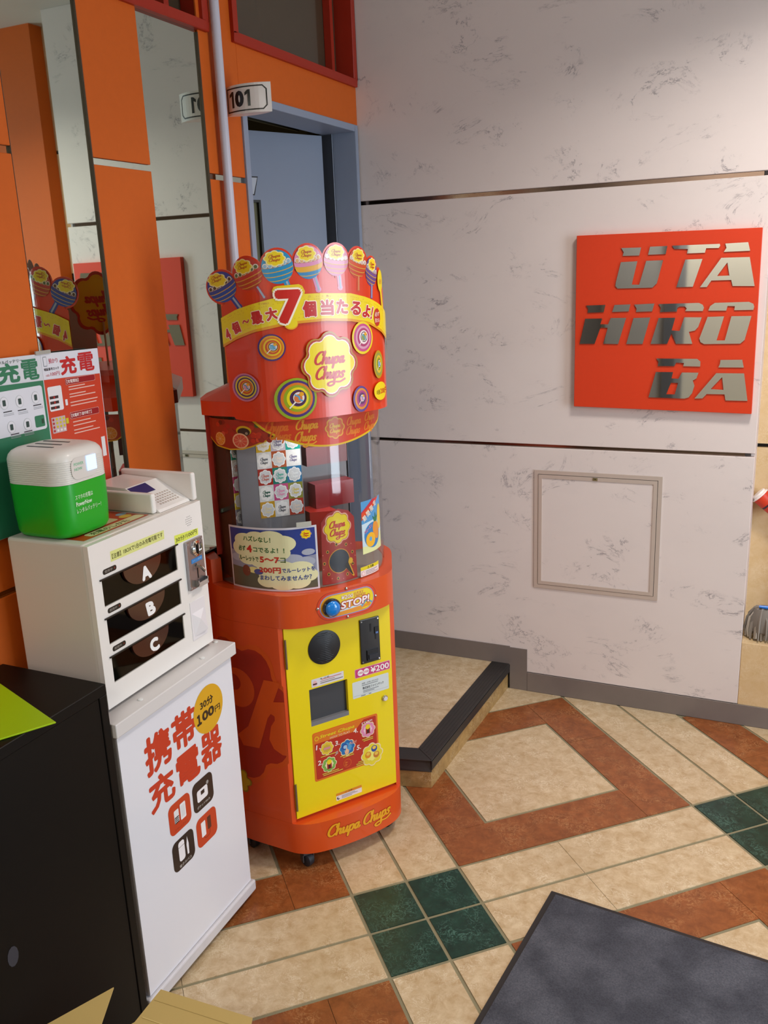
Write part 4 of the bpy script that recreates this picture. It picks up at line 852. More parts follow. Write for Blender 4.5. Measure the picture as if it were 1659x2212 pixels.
cm = MB(); cm.box(0.0905, 0.0945, -0.0048, -0.0041, 0.630, 0.652, BLKMATTE); cm.box(0.104, 0.116, -0.0065, -0.0041, 0.621, 0.640, M('#0e0e12', 0.3)); cm.box(0.1065, 0.1135, -0.0072, -0.0066, 0.6215, 0.6265, M('#5c7cb8', 0.3)); cm.box(0.105, 0.109, -0.0048, -0.0041, 0.605, 0.621, BLKMATTE)
cm.build('coin_entry', coin)
cm = MB(); cm.box(0.078, 0.112, -0.0075, -0.0041, 0.549, 0.5785, M('#15161c', 0.25)); cm.box(0.082, 0.110, -0.010, -0.0076, 0.553, 0.566, M('#23252e', 0.25)); cm.build('coin_return', coin)
for a in (0.0655, 0.1155):
    for z_ in (0.547, 0.6625): MB().lathe([(0.0026, 0), (0.0022, 0.0012)], (a, -0.0041, z_), (0, -1, 0), CHROME, 10).build('screw', coin)
MB().lathe([(0.0085, 0), (0.0085, 0.004), (0.006, 0.006), (0.006, 0.0072)], (0.129, 0.0, 0.423), (0, -1, 0), CHROME, 20).build('lock', door, smooth=True)
for z0_, z1_ in ((0.587, 0.667), (0.175, 0.255)): MB().lathe([(0.0028, 0), (0.0028, z1_ - z0_)], (-0.1545, -0.0015, z0_), (0, 0, 1), M('#8a7a68', 0.35, metal=0.8), 10).build('hinge', door, smooth=True)
FD = lambda u, v, h: (u, -h - 0.0001, v)
p = Print(); p.rect(.0405, .5045, .1505, .5305, '#e6a0c0', 0, r=.003); p.rect(.042, .506, .149, .529, '#c83c78', 1, r=.002)
for x in (.0575, .0755): p.ell(x, .5175, .0088, .0088, '#f6eef0', 2); p.text('100', x - .0072, .5145, x + .0072, .5205, '#c8406c', 3, bold=.03)
p.text('¥200', .0885, .509, .1465, .5265, '#f8f4f4', 3, bold=.05); p.build('price_label', door, FD)
p = Print(); p.rect(.031, .447, .1445, .495, '#d3dbdc', 0, r=.003)
p.text('故障・お問い合わせは', .060, .4825, .112, .4870, '#4a4c56', 1, bold=.02); p.text('TEL 00-000', .060, .4755, .112, .480, '#4a4c56', 1, bold=.02) if 0 else None
p.text('株式会社ファインテック', .062, .4665, .128, .4745, '#34363e', 1, bold=.03)
for z_, x0_, x1_ in ((.478, .060, .110), (.4615, .063, .112), (.4575, .063, .098)): p.rect(x0_, z_, x1_, z_ + .0022, '#8c9298', 1)
p.rect(.034, .4535, .142, .454, '#8c9298', 1); p.rect(.056, .4490, .070, .4510, '#6c7278', 1); p.rect(.080, .4490, .088, .4510, '#6c7278', 1); p.build('maker_label', door, FD)
p = Print(); p.rect(-.0885, .515, .007, .538, '#dcd8dc', 0, r=.002); p.ell(-.0785, .525, .0065, .0080, '#e8b8b8', 1, 16); p.rect(-.0845, .5215, -.0725, .5255, '#4a2028', 2)
for k, (a, b, c) in enumerate(((-.060, .0, '#c86a6c'), (-.063, -.02, '#a8888c'), (-.063, .004, '#6a6468'))): p.rect(a, .5305 - k * .005, b, .5325 - k * .005, c, 1)
p.text('▲ 注意', -.064, .5325, -.036, .5365, '#4a7a4a', 1, bold=.03); p.build('hatch_label', door, FD)
p = Print(); p.rect(-.0965, .2405, .1035, .3845, '#e06a1c', 0, r=.006); p.rect(-.0925, .2445, .0995, .3805, '#e8941c', 1, r=.004); p.rect(-.0915, .2455, .0985, .3795, '#b82c16', 2, r=.004)
p.poly([(-.0915, .3795), (.060, .3795), (.028, .352), (-.0915, .352)], '#dc741c', 3); p.flower(-.0845, .3665, .0068, .0068, '#ecd01c', 4); p.flower(-.0845, .3665, .0048, .0048, '#dc741c', 5)
p.text('Street Chupa', -.076, .3615, .030, .3735, '#e8d41c', 4, bold=.045, shear=.3); p.text('HOW TO PLAY', -.045, .3535, .016, .3595, '#f0c8b0', 4, bold=.02)
for n, x, z_, r_, c1, c2 in (('1.', -.056, .330, .019, '#e2c234', '#c8a83c'), ('2.', -.052, .280, .0215, '#7cb04c', '#f0e0b0'), ('3.', .005, .312, .0235, '#1c6cb0', '#4c9cd0'), ('4.', .071, .345, .0225, '#e08cb4', '#f0c8d8'), ('5.', .081, .266, .033, '#e8d42c', '#f0e878')):
    p.flower(x, z_, r_ * 1.08, r_ * 1.08, '#f0dcb0', 5); p.flower(x, z_, r_ * .98, r_ * .98, c1, 6); p.flower(x, z_, r_ * .6, r_ * .6, c2, 7)
for n, x, z_ in (('1.', -.089, .334), ('2.', -.086, .287), ('3.', -.032, .328), ('4.', .026, .347), ('5.', .033, .294)): p.text(n, x, z_, x + .014, z_ + .014, '#f4e8e0', 6, bold=.05, shear=.1)
for x, z_ in ((-.052, .281), (.071, .347)): p.rect(x - .007, z_ - .014, x + .007, z_ + .004, '#a02820', 8); p.ell(x, z_ + .007, .0075, .0075, '#ecd01c', 9, 14); p.rect(x - .003, z_ - .012, x + .003, z_ - .002, '#3a1614', 9)
p.rect(-.066, .327, -.046, .333, '#d88a94', 8, r=.002); p.ell(.003, .300, .0065, .008, '#e8b08c', 8); p.poly([(.0, .300), (.004, .300), (.004, .320), (.001, .320)], '#e8c0a0', 9); p.ell(-.002, .316, .009, .009, '#2c4c9c', 8); p.ell(-.002, .316, .0055, .0055, '#9cc4e4', 9, 14)
for x, z_, c in ((.068, .268, '#dc8a1c'), (.094, .262, '#c87a2c'), (.088, .282, '#28489c')): p.ell(x, z_, .0095, .0100, c, 8, 16); p.ell(x, z_ + .003, .006, .005, '#e8c44c', 9, 12)
p.text('STOP!', .052, .365, .086, .372, '#f4e4e4', 8, bold=.03, rot=.05); p.text('PUSH!', .012, .318, .034, .326, '#f0b8a8', 9, bold=.02, shear=.2); p.text('♫', -.034, .300, -.024, .312, '#f0c8c0', 6)
for x, z_, w_ in ((-.076, .308, .05), (-.074, .256, .05), (-.072, .251, .06), (-.018, .290, .04), (-.01, .285, .034), (.052, .318, .034), (.056, .313, .03), (.030, .250, .05), (.030, .245, .06), (.036, .255, .04)): p.rect(x, z_, x + w_, z_ + .0022, '#d8cc4c', 6)
p.ell(.003, .2655, .0125, .0125, '#dc6a24', 4); p.ell(.003, .2655, .0112, .0112, '#b82c16', 5); p.script('Chupa', -.005, .2665, .0026, '#dc7a2c', 6); p.script('Chups', -.006, .2595, .0026, '#dc7a2c', 6)
p.build('instruction_label', door, FD, bounds=(-.1, .118, .228, .39))
p = Print(); p.rect(-.0365, .161, .0435, .183, '#e8e4e4', 0, r=.0015); p.rect(-.0365, .1755, .0435, .183, '#dc8c1c', 1); p.text('⚠ 注意', -.010, .1765, .014, .1820, '#3a2410', 2, bold=.03); p.ell(-.0300, .168, .0045, .0045, '#30302c', 1, 14); p.ell(-.0285, .1695, .0030, .0030, '#e8e4e4', 2, 10)
for k in range(3): p.rect(-.020, .164 + k * .0035, (.012, .03, .022)[k], .1655 + k * .0035, '#80808c', 1)
p.build('caution_label', door, FD)
# base lettering and side artwork
for wd_, x_ in (('Chupa', -.090), ('Chups', .017)):
    p = Print(); k_ = dict(sq=1.20, swash=wd_ == 'Chups'); p.script(wd_, x_, .0905, .0158, '#b82c10', 1, fat=.38, **k_); p.script(wd_, x_, .0905, .0158, '#eaa81c', 3, fat=.17, **k_)
    p.build('lettering', vm, fO(0.0003), cut=cuts(-.1, .14, .01))
p = Print(); FX, FZ = -.335, .448; fr_ = math.radians(-12.5)
p.flower(FX, FZ, .192, .219, '#d65512', 0, rot=fr_); p.flower(FX, FZ, .177, .203, '#a82810', 1, rot=fr_)
p.ell(-.325, .512, .054, .056, '#d65512', 2); p.ell(-.337, .526, .023, .023, '#a82810', 3)
p.poly([(-.238, .550), (-.186, .552), (-.232, .450), (-.270, .346), (-.322, .343), (-.338, .372), (-.300, .405)], '#d65512', 4)
p.poly([(-.240, .458), (-.215, .492), (-.172, .500), (-.172, .345), (-.195, .343), (-.222, .355), (-.235, .380), (-.226, .420), (-.212, .440), (-.212, .452), (-.224, .456), (-.236, .440)], '#d65512', 5)
p.ell(-.169, .372, .010, .016, '#a82810', 6)
p.flower(-.345, .232, .040, .038, '#9c8c1c', 4, n=6); p.flower(-.345, .232, .035, .033, '#c9b61c', 5, n=6)
p.build('side_artwork', vm, fO(0.0004), cut=cuts(-.42, -.17, .008), bounds=(-.43, -.179, .145, .69), rough=.35)
# casters
for x_, y_ in ((-0.135, 0.0), (0.135, 0.03), (-0.225, 0.16), (0.225, 0.16)):
    m = MB(); m.lathe([(0.0135, -0.011), (0.019, -0.008), (0.0195, 0.0), (0.019, 0.008), (0.0135, 0.011)], (x_, y_, 0.0195), (0.9, 0.3, 0), M('#23262e', 0.5), 20)
    cs = m.build('caster', vm, smooth=True)
    m = MB(); m.box(x_ - 0.015, x_ + 0.015, y_ - 0.012, y_ + 0.012, 0.0400, 0.0498, M('#565a60', 0.35, metal=0.7)); m.box(x_ - 0.0165, x_ - 0.014, y_ - 0.009, y_ + 0.009, 0.018, 0.0400, M('#565a60', 0.35, metal=0.7)); m.box(x_ + 0.014, x_ + 0.0165, y_ - 0.009, y_ + 0.009, 0.018, 0.0400, M('#565a60', 0.35, metal=0.7)); m.build('fork', cs)

# ------------------------------------------------------------------ KIOSK CABINET, CHARGING UNIT, CHARGER
kth = math.radians(90.7); KS = 0.987
KA = Vector((math.cos(kth), math.sin(kth), 0)); KD = Vector((-math.sin(kth), math.cos(kth), 0)); KO = CAM + (Vector((-.257, -.083, 0)) - CAM) * KS
def kroot(name, label, cat, z): return empty(name, label, cat, (KO.x, KO.y, KO.z + z * KS), kth)
def KX(z0): return lambda p: (p[0] * KS, p[1] * KS, (p[2] - z0) * KS)
FLZ = -KO.z / KS
kc = kroot('white_cabinet', 'white floor cabinet with red Japanese lettering and yellow price circle', 'cabinet', FLZ)
kx = KX(FLZ)
CW = M('#dfe0e8', 0.35, coat=0.2)
MB().box(-0.414, 0.0, 0.004, 0.245, 0.030, 0.672, CW).build('cabinet_body', kc, xf=kx, bevel=0.002)
MB().box(-0.425, 0.010, -0.008, 0.249, 0.0, 0.0298, M('#cfcdd2', 0.5, noise=.08, nscale=30)).build('plinth', kc, xf=kx, bevel=0.004)
for x_ in (-0.40, -0.02):
    for y_ in (0.02, 0.22): MB().lathe([(0.012, 0), (0.012, -FLZ - .0002)], (x_, y_, FLZ), (0, 0, 1), BLACK, 12).build('foot', kc, xf=kx)
MB().box(-0.4145, 0.0, 0.0006, 0.0038, 0.032, 0.6715, M('#e4e6ef', 0.3, coat=0.3)).build('front_panel', kc, xf=kx)
slab = MB().box(-0.426, 0.008, -0.012, 0.249, 0.6722, 0.703, M('#d6d3d2', 0.4, coat=.1)); slab = slab.build('top_slab', kc, xf=kx, bevel=0.002)
for x_, y_ in ((-0.318, 0.013), (-0.098, 0.010), (-0.008, 0.035)): MB().lathe([(0.0065, 0), (0.006, 0.002), (0.0025, 0.0035)], (x_, y_, 0.7032), (0, 0, 1), M('#d8d8d6', 0.3), 14).build('rivet', slab, xf=kx, smooth=True)
p = Print(); RD = '#c4381c'
def kt(ch, x0, z0, x1, z1, b=.065): p.text(ch, x0, z0, x1, z1, RD, 1, bold=b)
kt('携', -.341, .528, -.252, .619); kt('帯', -.246, .532, -.158, .621); kt('充', -.341, .438, -.254, .519); kt('電', -.245, .441, -.158, .522); kt('器', -.152, .438, -.068, .526)
p.ell(-.107, .580, .0585, .0585, '#d9a51c', 2, 40)
p.text('30分', -.138, .589, -.086, .610, '#2a1c12', 3, bold=.06); p.text('１', -.155, .556, -.137, .583, '#2a1c12', 3, bold=.12); p.text('00', -.134, .558, -.086, .582, '#2a1c12', 3, bold=.12); p.text('円', -.083, .558, -.062, .574, '#2a1c12', 3, bold=.03)
for x0, z0, c in ((-.289, .348, '#c4401c'), (-.199, .350, '#2c201c'), (-.198, .256, '#c4401c'), (-.290, .254, '#2c201c')): p.rect(x0, z0, x0 + .080, z0 + .076, c, 1, r=.016)
p.rect(-.270, .372, -.253, .405, '#e8e6ea', 2, r=.003); p.rect(-.269, .372, -.254, .388, '#2c201c', 3); p.rect(-.248, .370, -.228, .410, '#f0eef2', 3, r=.003); p.rect(-.245, .375, -.231, .405, '#dfe0e4', 4)
for i in range(3):
    for j in range(3): p.rect(-.2675 + i * .005, .3745 + j * .0042, -.2645 + i * .005, .377 + j * .0042, '#e8e6ea', 4)
p.rect(-.183, .372, -.141, .402, '#f0eef2', 2, r=.006); p.rect(-.168, .386, -.154, .396, '#2c201c', 3); p.ell(-.140, .405, .005, .005, '#9a9894', 3, 12); p.text('ポケットWi-Fi', -.186, .357, -.136, .364, '#c8c4c0', 2, bold=.01)
p.rect(-.180, .278, -.163, .317, '#f0eef2', 2, r=.002); p.rect(-.155, .285, -.141, .318, '#5a2a1c', 2, r=.002); p.stroke([(-.172, .277), (-.165, .270), (-.15, .272), (-.147, .284)], .0012, .0012, '#7a2a18', 2)
p.rect(-.268, .272, -.246, .322, '#f0eef2', 2, r=.007); p.rect(-.268, .308, -.246, .309, '#2c201c', 3); p.poly([(-.238, .274), (-.232, .274), (-.231, .300), (-.235, .320), (-.239, .300)], '#f0eef2', 2); p.text('電子タバコ', -.270, .258, -.226, .265, '#c8c4c0', 2, bold=.01); p.text('スマートフォン', -.272, .354, -.224, .3595, '#8a2c18', 2, bold=.01)
p.build('cabinet_print', kc, lambda u, v, h: kx((u, 0.0005 - h, v)))
# charging unit
KO0 = KO; KS0 = KS; KS = 0.987 * 0.988; KO = CAM + (Vector((-.257, -.083, 0)) - CAM) * KS
UZ = 0.7035
cu = kroot('charging_unit', 'white coin-operated phone charging unit with slots A, B and C', 'charger', UZ); ux = KX(UZ)
A0_, A1_, D0_, D1_ = -0.379, -0.002, 0.045, 0.258
ub = MB(); sl = [(0.920, 0.979), (0.838, 0.896), (0.753, 0.812)]; SX0, SX1 = -0.352, -0.108
FT = 0.012
ub.box(A0_, A1_, D0_ + FT, D1_, UZ, 1.058, WHITEPLG)
body_u = ub.build('housing', cu, xf=ux, bevel=0.006, seg=3)
fp = MB(); zs = [UZ] + [z for a in sl[::-1] for z in a] + [1.056]
fp.box(A0_, SX0, D0_, D0_ + FT, UZ, 1.056, WHITEPL); fp.box(SX1, A1_, D0_, D0_ + FT, UZ, 1.056, WHITEPL)
for k in range(0, len(zs), 2): fp.box(SX0, SX1, D0_, D0_ + FT, zs[k], zs[k + 1], WHITEPL)
fp.build('front_plate', cu, xf=ux)
for k, (z0, z1) in enumerate(sl):
    MB().box(SX0 + .0002, SX1 - .0002, D0_ + 0.010, D0_ + FT - .0002, z0 + .0001, z1 - .0001, M('#241814', 0.2, coat=.5)).build('slot_back', cu, xf=ux)
    MB().box(SX0 - 0.006, SX1 + 0.006, D0_ - 0.003, D0_ - .0001, z1 - 0.002, z1 + 0.001, BLACK).build('slot_lip', cu, xf=ux)
    sh = MB().box(SX0 + .001, SX1 - .001, D0_ + 0.0022, D0_ + 0.0034, z0 + .001, z1 - .002, SMOKE).build('slot_shutter', cu, xf=ux)
    n = 16; hx_ = -0.228; pts = [(hx_ + 0.062 * math.cos(PI + PI * i / n), z1 - 0.003 + 0.044 * math.sin(PI + PI * i / n)) for i in range(n + 1)]
    m = MB(); m.prism(pts, 0, 0.005, M('#3a1710', 0.18, coat=.8)); m.build('slot_handle', cu, xf=lambda q: ux((q[0], D0_ + 0.0018 - q[2], q[1])))
    p = Print(); p.text('ABC'[k], -0.235, z0 + 0.015, -0.203, z0 + 0.047, '#f2f2f2', 1, bold=.15, shear=-.15); p.build('slot_letter', cu, lambda u, v, h: ux((u, D0_ - 0.0034 - h, v)))
    p = Print(); p.rect(-0.346, z1 + 0.007, -0.305, z1 + 0.018, '#16130f', 1, r=.005); p.text('使用中', -0.341, z1 + 0.0095, -0.318, z1 + 0.0155, '#9a948c', 2, bold=.01); p.ell(-0.311, z1 + 0.0125, .0015, .002, '#8a2a1c', 2, 8); p.build('status_light', cu, lambda u, v, h: ux((u, D0_ - 0.0001 - h, v)))
p = Print(); p.poly([(-.319, 1.006), (-.144, 1.004), (-.143, 1.024), (-.318, 1.028)], '#dbe08c', 0); p.text('【注意】1BOXで1台のみ充電可能です', -.314, 1.0105, -.149, 1.0215, '#4c4c26', 1, bold=.02)
p.build('notice_label', cu, lambda u, v, h: ux((u, D0_ - 0.0001 - h, v)))
p = Print(); p.poly([(-.110, .979), (-.021, .978), (-.020, .994), (-.109, 1.0005)], '#dbe65c', 0); p.text('30分/100円', -.106, .983, -.026, .994, '#34381c', 1, bold=.01)
p.build('price_label', cu, lambda u, v, h: ux((u, D0_ - 0.0002 - h, v)))
sp = MB()
for i in range(5):
    for j in range(5):
        if abs(i - 2) + abs(j - 2) < 4: sp.lathe([(0.0008, 0), (0.0008, 0.0004)], (-0.052 + (i - 2) * .005, D0_ - .0001, 1.020 + (j - 2) * .005), (0, -1, 0), BLACK, 6)
sp.build('speaker_holes', cu, xf=ux)
cm = MB().box(-0.079, -0.0155, D0_ - 0.007, D0_ - 0.0003, 0.858, 0.975, M('#a6a2a6', 0.3, metal=0.9)).build('coin_plate', cu, xf=ux, bevel=.001)
MB().lathe([(0.0195, 0), (0.0185, 0.004), (0.0125, 0.0065), (0.0115, 0.004)], (-0.043, D0_ - 0.0072, 0.9525), (0, -1, 0), CHROME, 28).build('coin_entry', cm, xf=ux, smooth=True)
m = MB(); m.box(-0.0455, -0.0425, D0_ - 0.0142, D0_ - 0.0115, 0.939, 0.966, BLACK); m.build('coin_gap', cm, xf=ux)
m = MB(); m.box(-0.047, -0.044, D0_ - 0.0078, D0_ - 0.0071, 0.880, 0.905, BLACK); m.build('lever_gap', cm, xf=ux)
p = Print(); p.rect(-.066, .920, -.024, .9305, '#1f78c0', 0); p.text('コイン返却', -.063, .923, -.027, .928, '#a8c8e4', 1); p.build('blue_label', cm, lambda u, v, h: ux((u, D0_ - 0.0072 - h, v)))
m = MB(); m.tube([(-0.050, D0_ - 0.008, 0.914), (-0.044, D0_ - 0.016, 0.908), (-0.038, D0_ - 0.022, 0.897)], 0.0042, CHROME, 8); m.build('return_lever', cm, xf=ux, smooth=True)
m = MB(); m.box(-0.060, -0.022, D0_ - 0.018, D0_ - 0.0072, 0.862, 0.867, CHROME); m.box(-0.060, -0.0575, D0_ - 0.018, D0_ - 0.0072, 0.867, 0.879, CHROME); m.box(-0.0245, -0.022, D0_ - 0.018, D0_ - 0.0072, 0.867, 0.879, CHROME); m.box(-0.060, -0.022, D0_ - 0.018, D0_ - 0.0165, 0.867, 0.873, CHROME); m.build('return_cup', cm, xf=ux)
for a in (-0.0745, -0.020):
    for z_ in (0.864, 0.969): MB().lathe([(0.0024, 0), (0.002, 0.0012)], (a, D0_ - 0.0072, z_), (0, -1, 0), CHROME, 10).build('screw', cm, xf=ux)
m = MB(); m.box(-0.080, -0.0225, D0_ - 0.0012, D0_ - 0.0002, 0.733, 0.828, M('#e2dfe2', 0.35)); fl_ = m.build('coin_return_flap', cu, xf=ux, bevel=.0005)
m = MB(); m.add([(-0.076, D0_ - .0013, 0.80), (-0.029, D0_ - .0013, 0.80), (-0.026, D0_ - .0013, 0.742), (-0.072, D0_ - .0013, 0.742), (-0.055, D0_ - .010, 0.782), (-0.030, D0_ - .010, 0.748)], [(0, 1, 5, 4), (0, 4, 3), (1, 2, 5), (3, 4, 5, 2), (0, 3, 2, 1)], M('#e2dfe2', 0.35)); m.build('flap_lip', fl_, xf=ux)
for x_ in (-0.35, -0.025):
    for y_ in (0.07, 0.235): MB().lathe([(0.010, 0), (0.010, -0.0097)], (x_, y_, UZ - .0001), (0, 0, 1), BLACK, 12).build('foot', cu, xf=ux)
# top: deck sticker, fin, keypad bay, right fin
fin = MB(); fin.box(-0.146, -0.131, 0.066, 0.256, 1.0585, 1.104, WHITEPL); fin.build('divider_fin', cu, xf=ux, bevel=.005, seg=3)
fin = MB(); fin.box(-0.018, -0.0025, 0.050, 0.256, 1.0585, 1.124, WHITEPL); fin.build('side_fin', cu, xf=ux, bevel=.005, seg=3)
bay = MB(); bay.add([(-0.1305, 0.06, 1.0585), (-0.0185, 0.06, 1.0585), (-0.0185, 0.245, 1.0585), (-0.1305, 0.245, 1.0585), (-0.1305, 0.065, 1.064), (-0.0185, 0.065, 1.064), (-0.0185, 0.15, 1.108), (-0.1305, 0.15, 1.108), (-0.0185, 0.245, 1.112), (-0.1305, 0.245, 1.112)],
    [(0, 1, 5, 4), (4, 5, 6, 7), (7, 6, 8, 9), (1, 2, 8, 6, 5), (0, 4, 7, 9, 3), (2, 3, 9, 8), (0, 3, 2, 1)], WHITEPL); bayo = bay.build('keypad_bay', cu, xf=ux)
def BY(u, v, h): return ux((u, 0.065 + v * .887, 1.064 + v * .459 + h + .0004))
p = Print(); p.rect(-.128, .060, -.065, .092, '#2a2360', 1)
for i in range(8):
    for j in range(5): p.rect(-.105 + i * .009, .012 + j * .008, -.100 + i * .009, .016 + j * .008, '#b9aba0', 1)
p.build('keypad_print', bayo, BY)
p = Print(); p.rect(-.355, .075, -.150, .235, '#b8431c', 0)
p.rect(-.325, .080, -.155, .105, '#d3cf9c', 1, r=.008); p.text('充電のしかた', -.315, .084, -.200, .101, '#4a5a34', 2, bold=.03); p.ell(-.175, .120, .016, .012, '#d8b43c', 1); p.ell(-.165, .140, .014, .010, '#8aa8bc', 1); p.rect(-.325, .115, -.2, .150, '#d3cf9c', 1, r=.008)
p.build('deck_sticker', cu, lambda u, v, h: ux((u, v, 1.0585 + h)))
# green charger box on the deck
BZ = 1.0595
gb = kroot('battery_rental_box', 'rounded white and green battery rental box standing on the white charging unit', 'charger', BZ); gx = KX(BZ)
BX0, BX1, BY0, BY1 = -0.375, -0.226, 0.094, 0.252
def rr(x0, x1, y0, y1, r, bul=0.0, n=7):
    P = []
    for cx, cy, a in ((x1 - r, y0 + r, -90), (x1 - r, y1 - r, 0), (x0 + r, y1 - r, 90), (x0 + r, y0 + r, 180)):
        for k in range(n + 1): t_ = math.radians(a + 90 * k / n); P.append((cx + r * math.cos(t_), cy + r * math.sin(t_)))
    return P
def stackm(levels, mat):
    m = MB(); n = len(levels[0][0]); vs = [(q[0], q[1], z) for P, z in levels for q in P]
    fs = [(j * n + i, j * n + (i + 1) % n, (j + 1) * n + (i + 1) % n, (j + 1) * n + i) for j in range(len(levels) - 1) for i in range(n)] + [tuple(range(n - 1, -1, -1)), tuple((len(levels) - 1) * n + i for i in range(n))]
    return m.add(vs, fs, mat)
def lev(k, z, r=.038): return (rr(BX0 + k, BX1 - k, BY0 + k, BY1 - k, max(r - k * .3, .008)), z)
stackm([lev(.014, BZ), lev(.007, BZ + .004), lev(.003, BZ + .012), lev(.001, BZ + .05), lev(0, BZ + .1115)], M('#12a51c', 0.4, coat=.1)).build('green_base', gb, xf=gx, smooth=True)
L_ = [lev(0.0003, BZ + .112)]
for k in range(11): z_ = BZ + .113 + k * .0042; L_ += [lev(0.0003, z_), lev(0.0012, z_ + .0008), lev(0.0012, z_ + .0016), lev(0.0003, z_ + .0024)]
L_ += [lev(0.0006, BZ + .161), lev(.003, BZ + .169), lev(.008, BZ + .176), lev(.016, BZ + .1805), lev(.028, BZ + .182)]
stackm(L_, M('#dedad4', 0.4, coat=.1)).build('white_top', gb, xf=gx, smooth=True)
for k, (x_, y_) in enumerate(((-0.335, 0.175), (-0.307, 0.180), (-0.279, 0.185))): MB().box(x_ - .0025, x_ + .0025, y_ - .034, y_ + .034, BZ + .1816, BZ + .1828, BLACK).build('slot', gb, xf=gx)
p = Print(); p.text('スマホの充電は', -.342, BZ + .078, -.292, BZ + .088, '#d8f0d4', 1, bold=.01); p.text('PowerNow', -.342, BZ + .0645, -.297, BZ + .0735, '#d8f0d4', 1, bold=.05); p.text('レンタルバッテリー！', -.342, BZ + .050, -.272, BZ + .060, '#d8f0d4', 1, bold=.01)
p.build('green_print', gb, lambda u, v, h: gx((u, BY0 - h + .0004, v)))
p = Print(); p.text('POWER', -.335, BZ + .146, -.308, BZ + .152, '#78c89c', 1, bold=.02); p.text('NOW', -.335, BZ + .136, -.313, BZ + .142, '#78c89c', 1, bold=.02); p.rect(-.343, BZ + .118, -.272, BZ + .162, '#d9d5d0', 0, r=.016)
p.build('logo_patch', gb, lambda u, v, h: gx((u, BY0 - h - .0003, v)))
lcd = MB().box(-0.300, -0.273, BY0 - .0022, BY0 - .0008, BZ + .130, BZ + .160, M('#a9c9ff', 0.3, emit=1.6)); lcd.build('lit_screen', gb, xf=gx)

# price board (two posters) standing behind the boxes
PX = -0.4935
po = empty('charging_poster_board', 'green and red poster board for phone charging behind the green box', 'poster', (PX, -0.32, 1.062))
def FP(u, v, h): return (0.0004 + h, u + 0.32, v - 1.062)
MB().box(-0.0025, 0.0003, -0.50 + .32, -0.154 + .32, 0, 0.356 - .0, M('#d8d8dc', 0.6)).v
bd = MB(); bd.add([(x, y, z) for x in (-.0025, .0003) for y, z in ((-.70 + .32, 0.0), (-.156 + .32, 0.0), (-.152 + .32, 1.413 - 1.062), (-.323 + .32, 1.4165 - 1.062), (-.70 + .32, 1.421 - 1.062))], [(0, 1, 2, 3, 4), (9, 8, 7, 6, 5), (0, 5, 6, 1), (1, 6, 7, 2), (2, 7, 8, 3), (3, 8, 9, 4), (4, 9, 5, 0)], M('#d6d7de', 0.6)); bd.build('board', po)
p = Print(); GR = '#2a7a5a'
p.poly([(-.70, 1.0625), (-.327, 1.0625), (-.3245, 1.362), (-.70, 1.372)], GR, 1); p.poly([(-.70, 1.372), (-.3245, 1.3645), (-.3235, 1.4155), (-.70, 1.420)], '#d6dae2', 1)
p.rect(-.70, 1.262, -.331, 1.353, '#dde0ea', 2, r=.006)
p.text('レンタルバッテリー', -.452, 1.4055, -.373, 1.4125, '#2c4a40', 3, bold=.02); p.text('充', -.441, 1.366, -.384, 1.407, GR, 3, bold=.08); p.text('電', -.378, 1.3665, -.333, 1.409, GR, 3, bold=.045)
for y_, z_ in ((-.395, 1.328), (-.352, 1.330), (-.435, 1.330), (-.383, 1.279), (-.425, 1.280)): p.ell(y_, z_, .0105, .0125, '#8f9a9c', 3, 20); p.ell(y_, z_, .0100, .0120, '#e2e4ec', 4, 20); p.rect(y_ - .004, z_ - .006, y_ + .004, z_ + .006, '#2c4a48', 5, r=.0015)
for y_, z_ in ((-.403, 1.309), (-.361, 1.313), (-.440, 1.311), (-.395, 1.2635), (-.430, 1.264)):
    p.rect(y_, z_, y_ + .022, z_ + .0022, '#3a4048', 3)
    for k in range(2): p.rect(y_, z_ - .004 - k * .0028, y_ + .026, z_ - .003 - k * .0028, '#9aa0a8', 3)
p.rect(-.362, 1.268, -.336, 1.292, GR, 4, r=.003); p.rect(-.3445, 1.274, -.3385, 1.284, '#1c4a38', 5)
p.poly([(-.323, 1.0625), (-.1575, 1.0625), (-.1545, 1.357), (-.3225, 1.362)], '#cc4228', 1); p.poly([(-.3225, 1.363), (-.1545, 1.358), (-.1525, 1.4125), (-.3225, 1.4155)], '#dfe0ea', 1)
p.text('充', -.272, 1.3655, -.224, 1.405, '#c22a2c', 3, bold=.08); p.text('電', -.218, 1.3665, -.169, 1.408, '#c22a2c', 3, bold=.045); p.text('預かり', -.303, 1.394, -.277, 1.404, '#d05868', 3, bold=.01); p.text('暗証番号ロック', -.318, 1.380, -.276, 1.386, '#3a3238', 3, bold=.03); p.text('1回', -.315, 1.368, -.306, 1.372, '#c84858', 3); p.text('100円', -.302, 1.3675, -.276, 1.376, '#c84858', 3); p.rect(-.318, 1.389, -.308, 1.410, '#9aa0a8', 3, r=.002); p.rect(-.317, 1.391, -.309, 1.408, '#dfe0ea', 4)
p.rect(-.263, 1.344, -.172, 1.3575, '#f0c8c0', 3, r=.003); p.rect(-.2625, 1.3445, -.1725, 1.357, '#9a1c20', 4, r=.003); p.text('【充電開始】', -.260, 1.347, -.224, 1.355, '#f4e4e0', 5, bold=.03)
p.rect(-.262, 1.2695, -.172, 1.284, '#f0c8c0', 3, r=.003); p.rect(-.2615, 1.270, -.1725, 1.2835, '#9a1c20', 4, r=.003); p.text('【充電終了/途中終了】', -.259, 1.273, -.196, 1.281, '#f4e4e0', 5, bold=.03)
